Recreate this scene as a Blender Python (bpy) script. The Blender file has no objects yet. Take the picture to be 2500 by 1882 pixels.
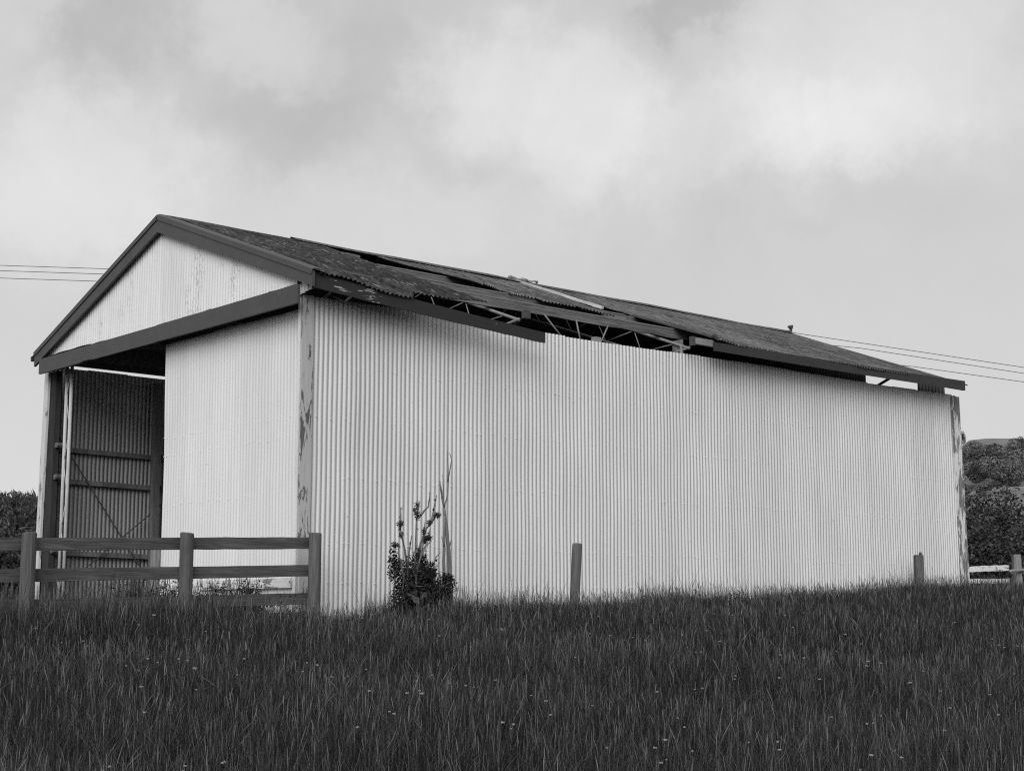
import bpy, bmesh, math, random
import numpy as np
from mathutils import Vector, Matrix

SC = bpy.context.scene
COL = SC.collection
R = math.radians
rnd = random.Random(7)

# ------------------------------------------------------------------ camera
CAM_P = Vector((-11.0505, -16.9009, 0.0))
YAW, PITCH = 0.8539, 0.1488
fwd = Vector((math.cos(YAW) * math.cos(PITCH), math.sin(YAW) * math.cos(PITCH), math.sin(PITCH)))
rgt = Vector((math.sin(YAW), -math.cos(YAW), 0))
upv = rgt.cross(fwd)
cd = bpy.data.cameras.new("camera")
cam = bpy.data.objects.new("camera", cd)
COL.objects.link(cam)
cam.matrix_world = Matrix(((rgt.x, upv.x, -fwd.x, CAM_P.x), (rgt.y, upv.y, -fwd.y, CAM_P.y), (rgt.z, upv.z, -fwd.z, CAM_P.z), (0, 0, 0, 1)))
cd.sensor_width = 36
cd.lens = 36 * 3766.09 / 2500
cd.clip_start = 0.1
cd.clip_end = 6000
SC.camera = cam

# ------------------------------------------------------------------ exposure
SC.view_settings.view_transform = 'Standard'
SC.view_settings.look = 'None'
SC.view_settings.exposure = 0.58
SC.view_settings.gamma = 1
SC.render.film_transparent = False
SC.cycles.max_bounces = 8
SC.cycles.use_denoising = False
SC.cycles.filter_width = 1.15

# ------------------------------------------------------------------ world: grey overcast sky with broken cloud
SUN_DIR = Vector((-0.66, -0.53, 0.54)).normalized()
w = bpy.data.worlds.new("World")
SC.world = w
w.use_nodes = True
nt = w.node_tree
nt.nodes.clear()


def nd(t, kind, **kw):
    n = t.nodes.new(kind)
    for k, v in kw.items():
        setattr(n, k, v)
    return n


def setin(t, sock, v):
    if isinstance(v, bpy.types.NodeSocket):
        t.links.new(v, sock)
    else:
        sock.default_value = v


def mth(t, op, a, b=None, c=None, clamp=False):
    n = nd(t, 'ShaderNodeMath', operation=op, use_clamp=clamp)
    setin(t, n.inputs[0], a)
    if b is not None:
        setin(t, n.inputs[1], b)
    if c is not None:
        setin(t, n.inputs[2], c)
    return n.outputs[0]


def noise(t, vec, scale, detail=4, rough=0.55, dist=0.0):
    n = nd(t, 'ShaderNodeTexNoise')
    if vec is not None:
        t.links.new(vec, n.inputs['Vector'])
    n.inputs['Scale'].default_value = scale
    n.inputs['Detail'].default_value = detail
    n.inputs['Roughness'].default_value = rough
    n.inputs['Distortion'].default_value = dist
    return n.outputs['Fac']


def maprange(t, v, a, b, c, d, smooth=False):
    n = nd(t, 'ShaderNodeMapRange')
    n.interpolation_type = 'SMOOTHSTEP' if smooth else 'LINEAR'
    setin(t, n.inputs[0], v)
    for i, x in enumerate((a, b, c, d)):
        setin(t, n.inputs[i + 1], x)
    return n.outputs[0]


sky = nd(nt, 'ShaderNodeTexSky', sky_type='NISHITA')
sky.sun_disc = False
sky.sun_elevation = math.asin(SUN_DIR.z)
sky.sun_rotation = math.atan2(SUN_DIR.x, SUN_DIR.y)
bw = nd(nt, 'ShaderNodeRGBToBW')
nt.links.new(sky.outputs[0], bw.inputs[0])
clear = mth(nt, 'MULTIPLY', bw.outputs[0], 0.06)          # nishita at strength 0.06, monochrome
tc = nd(nt, 'ShaderNodeTexCoord')
D = tc.outputs['Generated']
sep = nd(nt, 'ShaderNodeSeparateXYZ')
nt.links.new(D, sep.inputs[0])
az = mth(nt, 'ARCTAN2', sep.outputs[1], sep.outputs[0])
el = mth(nt, 'ARCSINE', sep.outputs[2])
wa = noise(nt, D, 7.0, 12, 0.68)
mp = nd(nt, 'ShaderNodeMapping')
mp.inputs['Location'].default_value = (3.1, 1.7, 5.3)
nt.links.new(D, mp.inputs[0])
wb = noise(nt, mp.outputs[0], 9.0, 12, 0.68)
az = mth(nt, 'ADD', az, mth(nt, 'MULTIPLY', mth(nt, 'SUBTRACT', wa, 0.5), 0.20))
el = mth(nt, 'ADD', el, mth(nt, 'MULTIPLY', mth(nt, 'SUBTRACT', wb, 0.5), 0.13))
CLOUDS = [  # azimuth, elevation, widths, brightness: the banks of cloud over the shed
    (0.838, 0.330, 0.080, 0.060, 0.150), (0.600, 0.345, 0.125, 0.070, 0.120), (0.717, 0.302, 0.090, 0.040, 0.080),
    (1.140, 0.275, 0.080, 0.055, 0.125), (1.022, 0.366, 0.070, 0.030, 0.075), (0.949, 0.255, 0.120, 0.030, 0.050),
    (1.180, 0.365, 0.045, 0.030, 0.050), (0.620, 0.300, 0.060, 0.035, 0.060),
    (1.108, 0.362, 0.040, 0.032, -0.080), (1.000, 0.312, 0.075, 0.028, -0.045), (0.955, 0.360, 0.040, 0.040, -0.050),
    (0.729, 0.382, 0.036, 0.018, -0.095), (0.640, 0.258, 0.110, 0.022, -0.022), (0.880, 0.290, 0.050, 0.020, -0.035)]
rag = mth(nt, 'MULTIPLY', mth(nt, 'SUBTRACT', noise(nt, D, 15.0, 12, 0.7, 0.5), 0.5), 0.9)
tot = maprange(nt, el, 0.02, 0.34, 0.475, 0.40)
for a0, e0, sa, se, amp in CLOUDS:
    x = mth(nt, 'DIVIDE', mth(nt, 'SUBTRACT', az, a0), sa)
    y = mth(nt, 'DIVIDE', mth(nt, 'SUBTRACT', el, e0), se)
    q = mth(nt, 'ADD', mth(nt, 'MULTIPLY', x, x), mth(nt, 'MULTIPLY', y, y))
    g = mth(nt, 'EXPONENT', mth(nt, 'MULTIPLY', q, -1.0))
    edge = maprange(nt, mth(nt, 'ADD', g, rag), 0.20, 0.70, 0.0, 1.0, True)     # ragged, firmer edge
    g = mth(nt, 'ADD', mth(nt, 'MULTIPLY', g, 0.55), mth(nt, 'MULTIPLY', edge, 0.34))
    tot = mth(nt, 'MULTIPLY_ADD', g, amp, tot)
fb = noise(nt, D, 4.0, 9, 0.6, 0.4)
tot = mth(nt, 'ADD', tot, mth(nt, 'MULTIPLY', mth(nt, 'SUBTRACT', fb, 0.5), 0.12))
wisp = noise(nt, D, 17.0, 8, 0.6, 0.6)
tot = mth(nt, 'ADD', tot, mth(nt, 'MULTIPLY', mth(nt, 'SUBTRACT', wisp, 0.5), maprange(nt, el, 0.2, 0.3, 0.015, 0.06)))
# cloud lit by the veiled sun: brighter towards it
dt = nd(nt, 'ShaderNodeVectorMath', operation='DOT_PRODUCT')
nt.links.new(D, dt.inputs[0])
dt.inputs[1].default_value = SUN_DIR
glow = maprange(nt, dt.outputs['Value'], 0.1, 1.0, 1.0, 1.7, True)
tot = mth(nt, 'MULTIPLY', tot, glow)
fin = mth(nt, 'ADD', mth(nt, 'MULTIPLY', clear, 0.12), mth(nt, 'MULTIPLY', tot, 0.9))
bg = nd(nt, 'ShaderNodeBackground')
nt.links.new(fin, bg.inputs['Color'])
bg.inputs['Strength'].default_value = 1.0
wo = nd(nt, 'ShaderNodeOutputWorld')
nt.links.new(bg.outputs[0], wo.inputs[0])

# ------------------------------------------------------------------ veiled sun
sd = bpy.data.lights.new("sun", 'SUN')
sd.energy = 1.5
sd.angle = R(40)
sun = bpy.data.objects.new("sun", sd)
sun.rotation_euler = SUN_DIR.to_track_quat('Z', 'Y').to_euler()
COL.objects.link(sun)


# ================================================================== materials
def newmat(name, rough=0.85, spec=0.3, metal=0.0):
    m = bpy.data.materials.new(name)
    m.use_nodes = True
    t = m.node_tree
    b = t.nodes['Principled BSDF']
    b.inputs['Roughness'].default_value = rough
    b.inputs['Specular IOR Level'].default_value = spec
    b.inputs['Metallic'].default_value = metal
    return m, t, b


def ocoord(t, scale=(1, 1, 1), loc=(0, 0, 0)):
    tc = nd(t, 'ShaderNodeTexCoord')
    mp = nd(t, 'ShaderNodeMapping')
    mp.inputs['Scale'].default_value = scale
    mp.inputs['Location'].default_value = loc
    t.links.new(tc.outputs['Object'], mp.inputs[0])
    return mp.outputs[0]


def col(t, b, v):
    """grey value socket -> base colour"""
    c = nd(t, 'ShaderNodeCombineColor')
    for i in range(3):
        setin(t, c.inputs[i], v)
    t.links.new(c.outputs[0], b.inputs['Base Color'])


def bump(t, b, h, strength=0.3, dist=0.01):
    n = nd(t, 'ShaderNodeBump')
    n.inputs['Strength'].default_value = strength
    n.inputs['Distance'].default_value = dist
    t.links.new(h, n.inputs['Height'])
    t.links.new(n.outputs[0], b.inputs['Normal'])


def mix(t, f, a, b_):
    """a*(1-f)+b*f on floats"""
    n = nd(t, 'ShaderNodeMix', data_type='FLOAT')
    setin(t, n.inputs[0], f)
    setin(t, n.inputs[2], a)
    setin(t, n.inputs[3], b_)
    return n.outputs[0]


def mat_plain(name, base, var=0.25, scale=(6, 6, 6), rough=0.8, bs=0.2, spec=0.3, metal=0.0):
    m, t, b = newmat(name, rough, spec, metal)
    v = ocoord(t, scale)
    n = noise(t, v, 1.0, 6, 0.65)
    col(t, b, maprange(t, n, 0.25, 0.75, base * (1 - var), base * (1 + var)))
    if bs:
        bump(t, b, n, bs)
    return m


def mat_timber(name, base, axis, var=0.45, dark=0.5):
    """weathered timber, grain along the axis"""
    m, t, b = newmat(name, 0.9, 0.15)
    sc = [22, 22, 22]
    sc[axis] = 1.3
    v = ocoord(t, sc)
    g = noise(t, v, 1.0, 8, 0.7, 1.2)
    sc2 = [3, 3, 3]
    sc2[axis] = 1.1
    bl = noise(t, ocoord(t, sc2, (4, 2, 1)), 1.0, 5, 0.6, 0.6)
    sc3 = [60, 60, 60]
    sc3[axis] = 2.0
    cr = noise(t, ocoord(t, sc3, (1, 7, 3)), 1.0, 3, 0.6)
    a = maprange(t, g, 0.3, 0.7, base * (1 - var), base * (1 + var))
    a = mth(t, 'MULTIPLY', a, maprange(t, bl, 0.3, 0.7, 0.72, 1.25))
    a = mth(t, 'MULTIPLY', a, maprange(t, cr, 0.30, 0.40, dark, 1.0))
    col(t, b, a)
    bump(t, b, cr, 0.5, 0.006)
    return m


def mat_peel(name, paint, wood, axis=2, amount=0.5, zone=None):
    """old paint flaking off a board"""
    m, t, b = newmat(name, 0.75, 0.25)
    sc = [11, 11, 11]
    sc[axis] = 2.2
    p = noise(t, ocoord(t, sc), 1.0, 10, 0.70, 0.5)
    sc2 = [30, 30, 30]
    sc2[axis] = 2.0
    g = noise(t, ocoord(t, sc2), 1.0, 5, 0.6)
    if zone:
        tc = nd(t, 'ShaderNodeTexCoord')
        sx = nd(t, 'ShaderNodeSeparateXYZ')
        t.links.new(tc.outputs['Object'], sx.inputs[0])
        z = mth(t, 'ABSOLUTE', mth(t, 'SUBTRACT', sx.outputs[0], zone[0]))
        p = mth(t, 'ADD', p, maprange(t, z, zone[1] * 0.6, zone[1], zone[2], 0.0))
    mask = maprange(t, p, amount - 0.012, amount + 0.012, 0, 1)
    wd = maprange(t, g, 0.3, 0.7, wood * 0.5, wood * 1.5)
    pt = maprange(t, g, 0.3, 0.7, paint * 0.88, paint * 1.05)
    col(t, b, mix(t, mask, pt, wd))
    bump(t, b, mth(t, 'SUBTRACT', 1.0, mask), 0.5, 0.004)
    return m


def mat_iron(name, base, across, wear=0.0, wearmap=None, grime=0.0, valley=0.0, phase=0.17):
    """painted corrugated iron: sheets a touch different from each other, faint streaks, specks of rust"""
    m, t, b = newmat(name, 0.42, 0.4)
    tc = nd(t, 'ShaderNodeTexCoord')
    sp = nd(t, 'ShaderNodeSeparateXYZ')
    t.links.new(tc.outputs['Object'], sp.inputs[0])
    s = sp.outputs[across]
    idx = mth(t, 'FLOOR', mth(t, 'DIVIDE', s, 0.762))
    wn = nd(t, 'ShaderNodeTexWhiteNoise', noise_dimensions='1D')
    t.links.new(idx, wn.inputs['W'])
    sh = maprange(t, wn.outputs['Value'], 0, 1, 0.955, 1.03)
    scl = [26, 26, 26]
    scl[2] = 0.8
    st = noise(t, ocoord(t, scl), 1.0, 5, 0.6)
    bl = noise(t, ocoord(t, (1.1, 1.1, 0.7)), 1.0, 5, 0.6)
    a = mth(t, 'MULTIPLY', sh, base)
    a = mth(t, 'MULTIPLY', a, maprange(t, st, 0.3, 0.75, 1.03, 0.90))
    a = mth(t, 'MULTIPLY', a, maprange(t, bl, 0.3, 0.7, 0.95, 1.03))
    fine = noise(t, ocoord(t, (70, 70, 55)), 1.0, 3, 0.7)
    a = mth(t, 'MULTIPLY', a, maprange(t, fine, 0.25, 0.75, 0.95, 1.05))
    sp2 = noise(t, ocoord(t, (40, 40, 24), (3, 3, 3)), 1.0, 2, 0.5)
    a = mix(t, maprange(t, sp2, 0.735, 0.76, 0, 0.75), a, 0.16)
    if valley:  # darker furrows: shade painted into the side wall, rust on the inner one
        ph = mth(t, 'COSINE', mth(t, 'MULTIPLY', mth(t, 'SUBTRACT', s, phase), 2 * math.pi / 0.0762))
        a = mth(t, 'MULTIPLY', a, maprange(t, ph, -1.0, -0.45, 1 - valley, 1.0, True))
    if wear:
        w1 = noise(t, ocoord(t, (95, 95, 13), (2, 9, 4)), 1.0, 4, 0.7)
        w2 = noise(t, ocoord(t, wearmap or (1.6, 1.6, 0.45), (7, 1, 2)), 1.0, 3, 0.6)
        f = mth(t, 'MULTIPLY', maprange(t, w1, 0.54, 0.60, 0, 1), maprange(t, w2, 0.55, 0.63, 0, wear))
        a = mix(t, f, a, 0.20)
    if grime:
        gz = maprange(t, sp.outputs[2], 0.0, 1.3, grime, 0.0)
        g1 = noise(t, ocoord(t, (55, 55, 5), (5, 1, 0)), 1.0, 5, 0.7)
        f = maprange(t, mth(t, 'ADD', g1, gz), 0.68, 0.76, 0, 0.6)
        a = mix(t, f, a, 0.2)
    col(t, b, a)
    bump(t, b, bl, 0.08, 0.02)
    return m


def mat_roof(name, base, light, speck):
    """old roofing iron grown over with lichen; its growth runs down the slope"""
    m, t, b = newmat(name, 0.95, 0.1)
    n1 = noise(t, ocoord(t, (26, 5, 5)), 1.0, 6, 0.75)
    n2 = noise(t, ocoord(t, (0.8, 0.5, 0.5), (3, 1, 0)), 1.0, 5, 0.6)
    n3 = noise(t, ocoord(t, (17, 3.6, 3.6), (1, 8, 2)), 1.0, 3, 0.6, 0.4)
    n4 = noise(t, ocoord(t, (55, 12, 12), (1, 8, 2)), 1.0, 3, 0.7)
    n5 = noise(t, ocoord(t, (9, 1.3, 1.3), (9, 3, 3)), 1.0, 5, 0.65)
    a = maprange(t, n1, 0.34, 0.66, base * 0.35, base * 1.75)
    a = mth(t, 'MULTIPLY', a, maprange(t, n2, 0.35, 0.65, 0.75, 1.3))
    a = mth(t, 'MULTIPLY', a, maprange(t, n4, 0.3, 0.7, 0.6, 1.4))
    a = mix(t, maprange(t, n5, 0.56, 0.62, 0, 0.8), a, base * 0.25)
    a = mix(t, maprange(t, n3, speck, speck + 0.04, 0, 1), a, light)
    col(t, b, a)
    bump(t, b, n1, 0.8, 0.02)
    return m


def mat_attr(name, lo, hi, trans=0.0, rough=0.8):
    """plants: each leaf or blade has its own tone"""
    m, t, b = newmat(name, rough, 0.2)
    at = nd(t, 'ShaderNodeAttribute', attribute_name='tone')
    v = maprange(t, at.outputs['Fac'], 0, 1, lo, hi)
    col(t, b, v)
    if trans:
        tr = nd(t, 'ShaderNodeBsdfTranslucent')
        c = nd(t, 'ShaderNodeCombineColor')
        for i in range(3):
            setin(t, c.inputs[i], v)
        t.links.new(c.outputs[0], tr.inputs[0])
        mx = nd(t, 'ShaderNodeMixShader')
        mx.inputs[0].default_value = trans
        t.links.new(b.outputs[0], mx.inputs[1])
        t.links.new(tr.outputs[0], mx.inputs[2])
        t.links.new(mx.outputs[0], t.nodes['Material Output'].inputs[0])
    return m


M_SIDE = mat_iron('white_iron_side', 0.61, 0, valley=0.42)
M_FRONT = mat_iron('white_iron_door', 0.675, 1, grime=0.16)
M_GABLE = mat_iron('white_iron_gable', 0.655, 1, wear=1.0)
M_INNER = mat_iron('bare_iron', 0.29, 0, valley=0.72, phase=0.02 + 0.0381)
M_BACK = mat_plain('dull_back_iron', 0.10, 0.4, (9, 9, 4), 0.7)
M_DARK = mat_plain('dark_painted_board', 0.060, 0.14, (3, 3, 3), 0.55, 0.06)
M_FASCIA = mat_plain('dark_fascia_paint', 0.027, 0.14, (3, 3, 3), 0.5, 0.06)
M_FPEEL = mat_peel('dark_fascia_flaking', 0.027, 0.36, 0, 0.70, (0.6, 0.6, 0.125))
M_CORNER = mat_peel('grey_corner_paint', 0.40, 0.10, 2, 0.555)
M_CORNERF = mat_peel('flaking_corner_paint', 0.62, 0.15, 2, 0.50)
M_WHITEP = mat_peel('flaking_white_paint', 0.60, 0.18, 1, 0.57)
M_POSTP = mat_peel('flaking_white_post', 0.55, 0.22, 2, 0.58)
M_RAILP = mat_peel('flaking_white_rail', 0.72, 0.16, 0, 0.60)
M_ROOF = mat_roof('lichen_roof_mottled', 0.038, 0.14, 0.61)
M_ROOF2 = mat_roof('lichen_roof_grey', 0.088, 0.21, 0.64)
M_RIDGE = mat_plain('dark_ridge_iron', 0.055, 0.3, (8, 8, 8), 0.8)
M_STEEL = mat_plain('galvanised_pipe', 0.17, 0.2, (12, 12, 12), 0.5, 0.05, 0.4, 0.0)
M_PIPE = mat_plain('white_pipe', 0.44, 0.2, (9, 9, 4), 0.6, 0.05, 0.3)
M_ROD = mat_plain('rusty_rod', 0.06, 0.3, (20, 20, 20), 0.8)
M_PURLIN = mat_timber('purlin_timber', 0.125, 0, 0.6)
M_BATTEN = mat_timber('pale_batten', 0.48, 1, 0.2, 0.7)
M_STUD = mat_timber('stud_timber', 0.13, 2, 0.4)
M_JAMB = mat_timber('dark_jamb_timber', 0.035, 2, 0.4)
M_PALE = mat_timber('pale_block_timber', 0.22, 0, 0.2, 0.7)
M_RAIL = mat_timber('grey_rail_timber', 0.073, 0, 0.6, 0.5)
M_POST = mat_timber('grey_post_timber', 0.086, 2, 0.42, 0.5)
M_ROUNDP = mat_timber('treated_post_timber', 0.105, 2, 0.25, 0.75)
M_YARDP = mat_timber('pale_post_timber', 0.19, 2, 0.4, 0.5)
M_BARK = mat_timber('dry_bark', 0.14, 2, 0.4, 0.5)
M_TRUNK = mat_timber('tree_bark', 0.09, 2, 0.4, 0.5)
M_WIRE = mat_plain('weathered_cable', 0.10, 0.1, (3, 3, 3), 0.7, 0)
M_NAIL = mat_plain('nail_head', 0.5, 0.3, (40, 40, 40), 0.5, 0)
M_SOIL = mat_plain('soil', 0.03, 0.4, (3, 3, 3), 1.0, 0.4)
M_PADDOCK = mat_plain('hill_pasture', 0.14, 0.55, (0.09, 0.09, 0.09), 1.0, 0.4)
M_GRASS = mat_attr('grass_blades', 0.004, 0.165, 0.12, 1.0)
M_WEED = mat_attr('weed_leaves', 0.01, 0.11, 0.15)
M_LEAF = mat_attr('bush_leaves', 0.018, 0.13, 0.15, 0.6)
M_LEAFFAR = mat_attr('hill_tree_leaves', 0.02, 0.20, 0.1)
M_NEEDLE = mat_attr('pine_needles', 0.03, 0.15, 0.1)
M_SHRUB = mat_attr('shrub_leaves', 0.006, 0.075, 0.1)
M_PETAL = mat_plain('white_petal', 0.23, 0.1, (50, 50, 50), 0.8, 0)


# ================================================================== mesh helpers
class MB:
    def __init__(s):
        s.v, s.f, s.tone = [], [], []

    def add(s, vs, fs, tone=None):
        o = len(s.v)
        s.v.extend([tuple(p) for p in vs])
        s.f.extend([tuple(i + o for i in f) for f in fs])
        if tone is not None:
            s.tone.extend([tone] * len(vs))

    def box(s, x0, x1, y0, y1, z0, z1):
        s.add([(x0, y0, z0), (x1, y0, z0), (x1, y1, z0), (x0, y1, z0), (x0, y0, z1), (x1, y0, z1), (x1, y1, z1), (x0, y1, z1)],
              [(0, 3, 2, 1), (4, 5, 6, 7), (0, 1, 5, 4), (1, 2, 6, 5), (2, 3, 7, 6), (3, 0, 4, 7)])

    def bar(s, p0, p1, wd, ht, up=(0, 0, 1), seg=1, wob=0.0, rn=None):
        """rectangular bar from p0 to p1; wd across, ht along 'up'"""
        p0, p1 = Vector(p0), Vector(p1)
        d = (p1 - p0).normalized()
        a = d.cross(Vector(up)).normalized()
        b = a.cross(d).normalized()
        vs, fs = [], []
        for i in range(seg + 1):
            c = p0.lerp(p1, i / seg)
            k = (rn or rnd).uniform(-wob, wob) if wob else 0
            k2 = (rn or rnd).uniform(-wob, wob) if wob else 0
            for sa, sb in ((-1, -1), (1, -1), (1, 1), (-1, 1)):
                vs.append(c + a * sa * wd / 2 + b * (sb * ht / 2 + (k if sb > 0 else k2)))
        for i in range(seg):
            o = i * 4
            for j in range(4):
                fs.append((o + j, o + (j + 1) % 4, o + 4 + (j + 1) % 4, o + 4 + j))
        fs.append((3, 2, 1, 0))
        e = seg * 4
        fs.append((e, e + 1, e + 2, e + 3))
        s.add(vs, fs)

    def tube(s, pts, rad, n=8, cap=True, tone=None):
        pts = [Vector(p) for p in pts]
        if not isinstance(rad, (list, tuple)):
            rad = [rad] * len(pts)
        vs, fs = [], []
        d0 = (pts[1] - pts[0]).normalized()
        ref = Vector((0, 0, 1)) if abs(d0.z) < 0.9 else Vector((1, 0, 0))
        for i, p in enumerate(pts):
            d = (pts[min(i + 1, len(pts) - 1)] - pts[max(i - 1, 0)]).normalized()
            a = d.cross(ref).normalized()
            b = a.cross(d)
            for k in range(n):
                an = 2 * math.pi * k / n
                vs.append(p + (a * math.cos(an) + b * math.sin(an)) * rad[i])
        for i in range(len(pts) - 1):
            for k in range(n):
                fs.append((i * n + k, i * n + (k + 1) % n, (i + 1) * n + (k + 1) % n, (i + 1) * n + k))
        if cap:
            fs.append(tuple(reversed(range(n))))
            fs.append(tuple(range((len(pts) - 1) * n, len(pts) * n)))
        s.add(vs, fs, tone)

    def build(s, name, mat, parent=None, smooth=False, bevel=0.0):
        me = bpy.data.meshes.new(name)
        me.from_pydata(s.v, [], s.f)
        me.validate()
        if s.tone and len(s.tone) == len(me.vertices):
            at = me.attributes.new('tone', 'FLOAT', 'POINT')
            at.data.foreach_set('value', s.tone)
        bm = bmesh.new()
        bm.from_mesh(me)
        if not s.tone:
            bmesh.ops.recalc_face_normals(bm, faces=bm.faces[:])
        if bevel:
            es = [e for e in bm.edges if len(e.link_faces) == 2 and e.calc_face_angle(0) > 0.7]
            bmesh.ops.bevel(bm, geom=es, offset=bevel, segments=2, affect='EDGES', clamp_overlap=True)
        bm.to_mesh(me)
        bm.free()
        me.materials.append(mat)
        if smooth:
            me.polygons.foreach_set('use_smooth', [True] * len(me.polygons))
        return link(name, me, parent)


def link(name, me, parent=None):
    o = bpy.data.objects.new(name, me)
    COL.objects.link(o)
    if parent is not None:
        o.parent = parent
        o.matrix_parent_inverse = Matrix.Identity(4)
        o.location = -Vector(parent.location) if parent.type == 'EMPTY' else (0, 0, 0)
    return o


def npmesh(name, V, F, mat, tone=None, parent=None, smooth=False):
    """V (n,3) array, F list of (m,k) arrays"""
    me = bpy.data.meshes.new(name)
    me.vertices.add(len(V))
    me.vertices.foreach_set('co', np.ascontiguousarray(V, dtype=np.float32).ravel())
    tot = sum(f.shape[0] * f.shape[1] for f in F)
    me.loops.add(tot)
    me.loops.foreach_set('vertex_index', np.concatenate([f.ravel() for f in F]).astype(np.int32))
    cnt = np.concatenate([np.full(f.shape[0], f.shape[1]) for f in F])
    me.polygons.add(len(cnt))
    me.polygons.foreach_set('loop_start', np.concatenate([[0], np.cumsum(cnt)[:-1]]).astype(np.int32))
    me.update(calc_edges=True)
    if tone is not None:
        at = me.attributes.new('tone', 'FLOAT', 'POINT')
        at.data.foreach_set('value', np.ascontiguousarray(tone, dtype=np.float32))
    if smooth:
        me.polygons.foreach_set('use_smooth', np.ones(len(cnt), dtype=bool))
    me.materials.append(mat)
    return link(name, me, parent)


def empty(name, loc, label=None, cat=None, group=None):
    o = bpy.data.objects.new(name, None)
    o.location = loc
    o.empty_display_size = 0.2
    COL.objects.link(o)
    tag(o, label, cat, group)
    return o


def tag(o, label=None, cat=None, group=None, kind=None):
    if label:
        o['label'] = label
    if cat:
        o['category'] = cat
    if group:
        o['group'] = group
    if kind:
        o['kind'] = kind
    return o


# ================================================================== ground
def sp(x, k=1.5):
    return np.log1p(np.exp(np.clip(x * k, -40, 40))) / k


def ground_z(x, y):
    x = np.asarray(x, float)
    y = np.asarray(y, float)
    p = -0.12 + 0.034 * np.clip(x, -6, 20)
    z = p - 0.098 * np.clip(sp(-(y + 1.7)), 0, 25)
    z = z + 0.03 * np.sin(x * 0.9 + 0.5) * np.cos(y * 0.7 + x * 0.3) + 0.02 * np.sin(2.1 * x + 1.3 * y)
    return z


def build_ground():
    rs = np.concatenate([[0.0], np.linspace(0.7, 40, 90), np.geomspace(42, 4000, 50)])
    na = 240
    an = np.linspace(0, 2 * np.pi, na, endpoint=False)
    V = [(CAM_P.x, CAM_P.y, float(ground_z(CAM_P.x, CAM_P.y)))]
    for r in rs[1:]:
        for a in an:
            x, y = CAM_P.x + r * math.cos(a), CAM_P.y + r * math.sin(a)
            V.append((x, y, float(ground_z(x, y)) - max(0, r - 60) * 0.002))
    F4, F3 = [], []
    for k in range(na):
        F3.append((0, 1 + k, 1 + (k + 1) % na))
    for i in range(len(rs) - 2):
        for k in range(na):
            a, b = 1 + i * na + k, 1 + i * na + (k + 1) % na
            F4.append((a, a + na, b + na, b))
    o = npmesh('ground', np.array(V), [np.array(F3), np.array(F4)], M_SOIL, smooth=True)
    o['kind'] = 'structure'


build_ground()

# local frame on the ground used to lay out far scenery: distance from the viewpoint and bearing
HF = Vector((math.cos(YAW), math.sin(YAW), 0))


def far_xy(d, b):
    """point d metres out, b = sideways / outward ratio"""
    p = CAM_P + HF * d + rgt * (b * d)
    return p.x, p.y


HK = 2.2


def hill_h(d, b):
    return HK * hill_shape(np.asarray(d) / HK, b)


def hill_shape(d, b):
    f = np.clip((b - 0.2015) / 0.103, 0, 1)
    f = f * f * (3 - 2 * f)
    g = np.clip((0.75 - b) / 0.25, 0, 1)
    t = np.clip(d - 60, 0, 585)
    roll = 1 - np.clip((d - 560) / 330, 0, 1) ** 2 * 0.35
    z = 0.1328 * t * roll * f * g * 0.972
    return z + 2.2 * np.sin(d * 0.021 + b * 14) * np.clip(d / 200, 0, 1) * np.clip((480 - d) / 200, 0, 1) * f


def build_hill():
    ds = np.linspace(58 * HK, 900 * HK, 110)
    bs = np.linspace(0.17, 0.8, 60)
    V = []
    for d in ds:
        for b in bs:
            x, y = far_xy(d, b)
            V.append((x, y, float(hill_h(d, b)) - 0.8))
    F = []
    n = len(bs)
    for i in range(len(ds) - 1):
        for j in range(n - 1):
            F.append((i * n + j, (i + 1) * n + j, (i + 1) * n + j + 1, i * n + j + 1))
    o = npmesh('hill', np.array(V), [np.array(F)], M_PADDOCK, smooth=True)
    o['kind'] = 'structure'


build_hill()

# ================================================================== shed
W, L = 7.89, 15.32
RZ, SL = 6.06, 0.378                      # ridge height, roof slope
PIT = 0.0762
shed = empty('shed', (0, 0, 0), 'long white corrugated iron shed with a broken dark lichen roof and open doorway', 'shed')


def roofz(y):
    return RZ - SL * abs(W / 2 - y)


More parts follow.
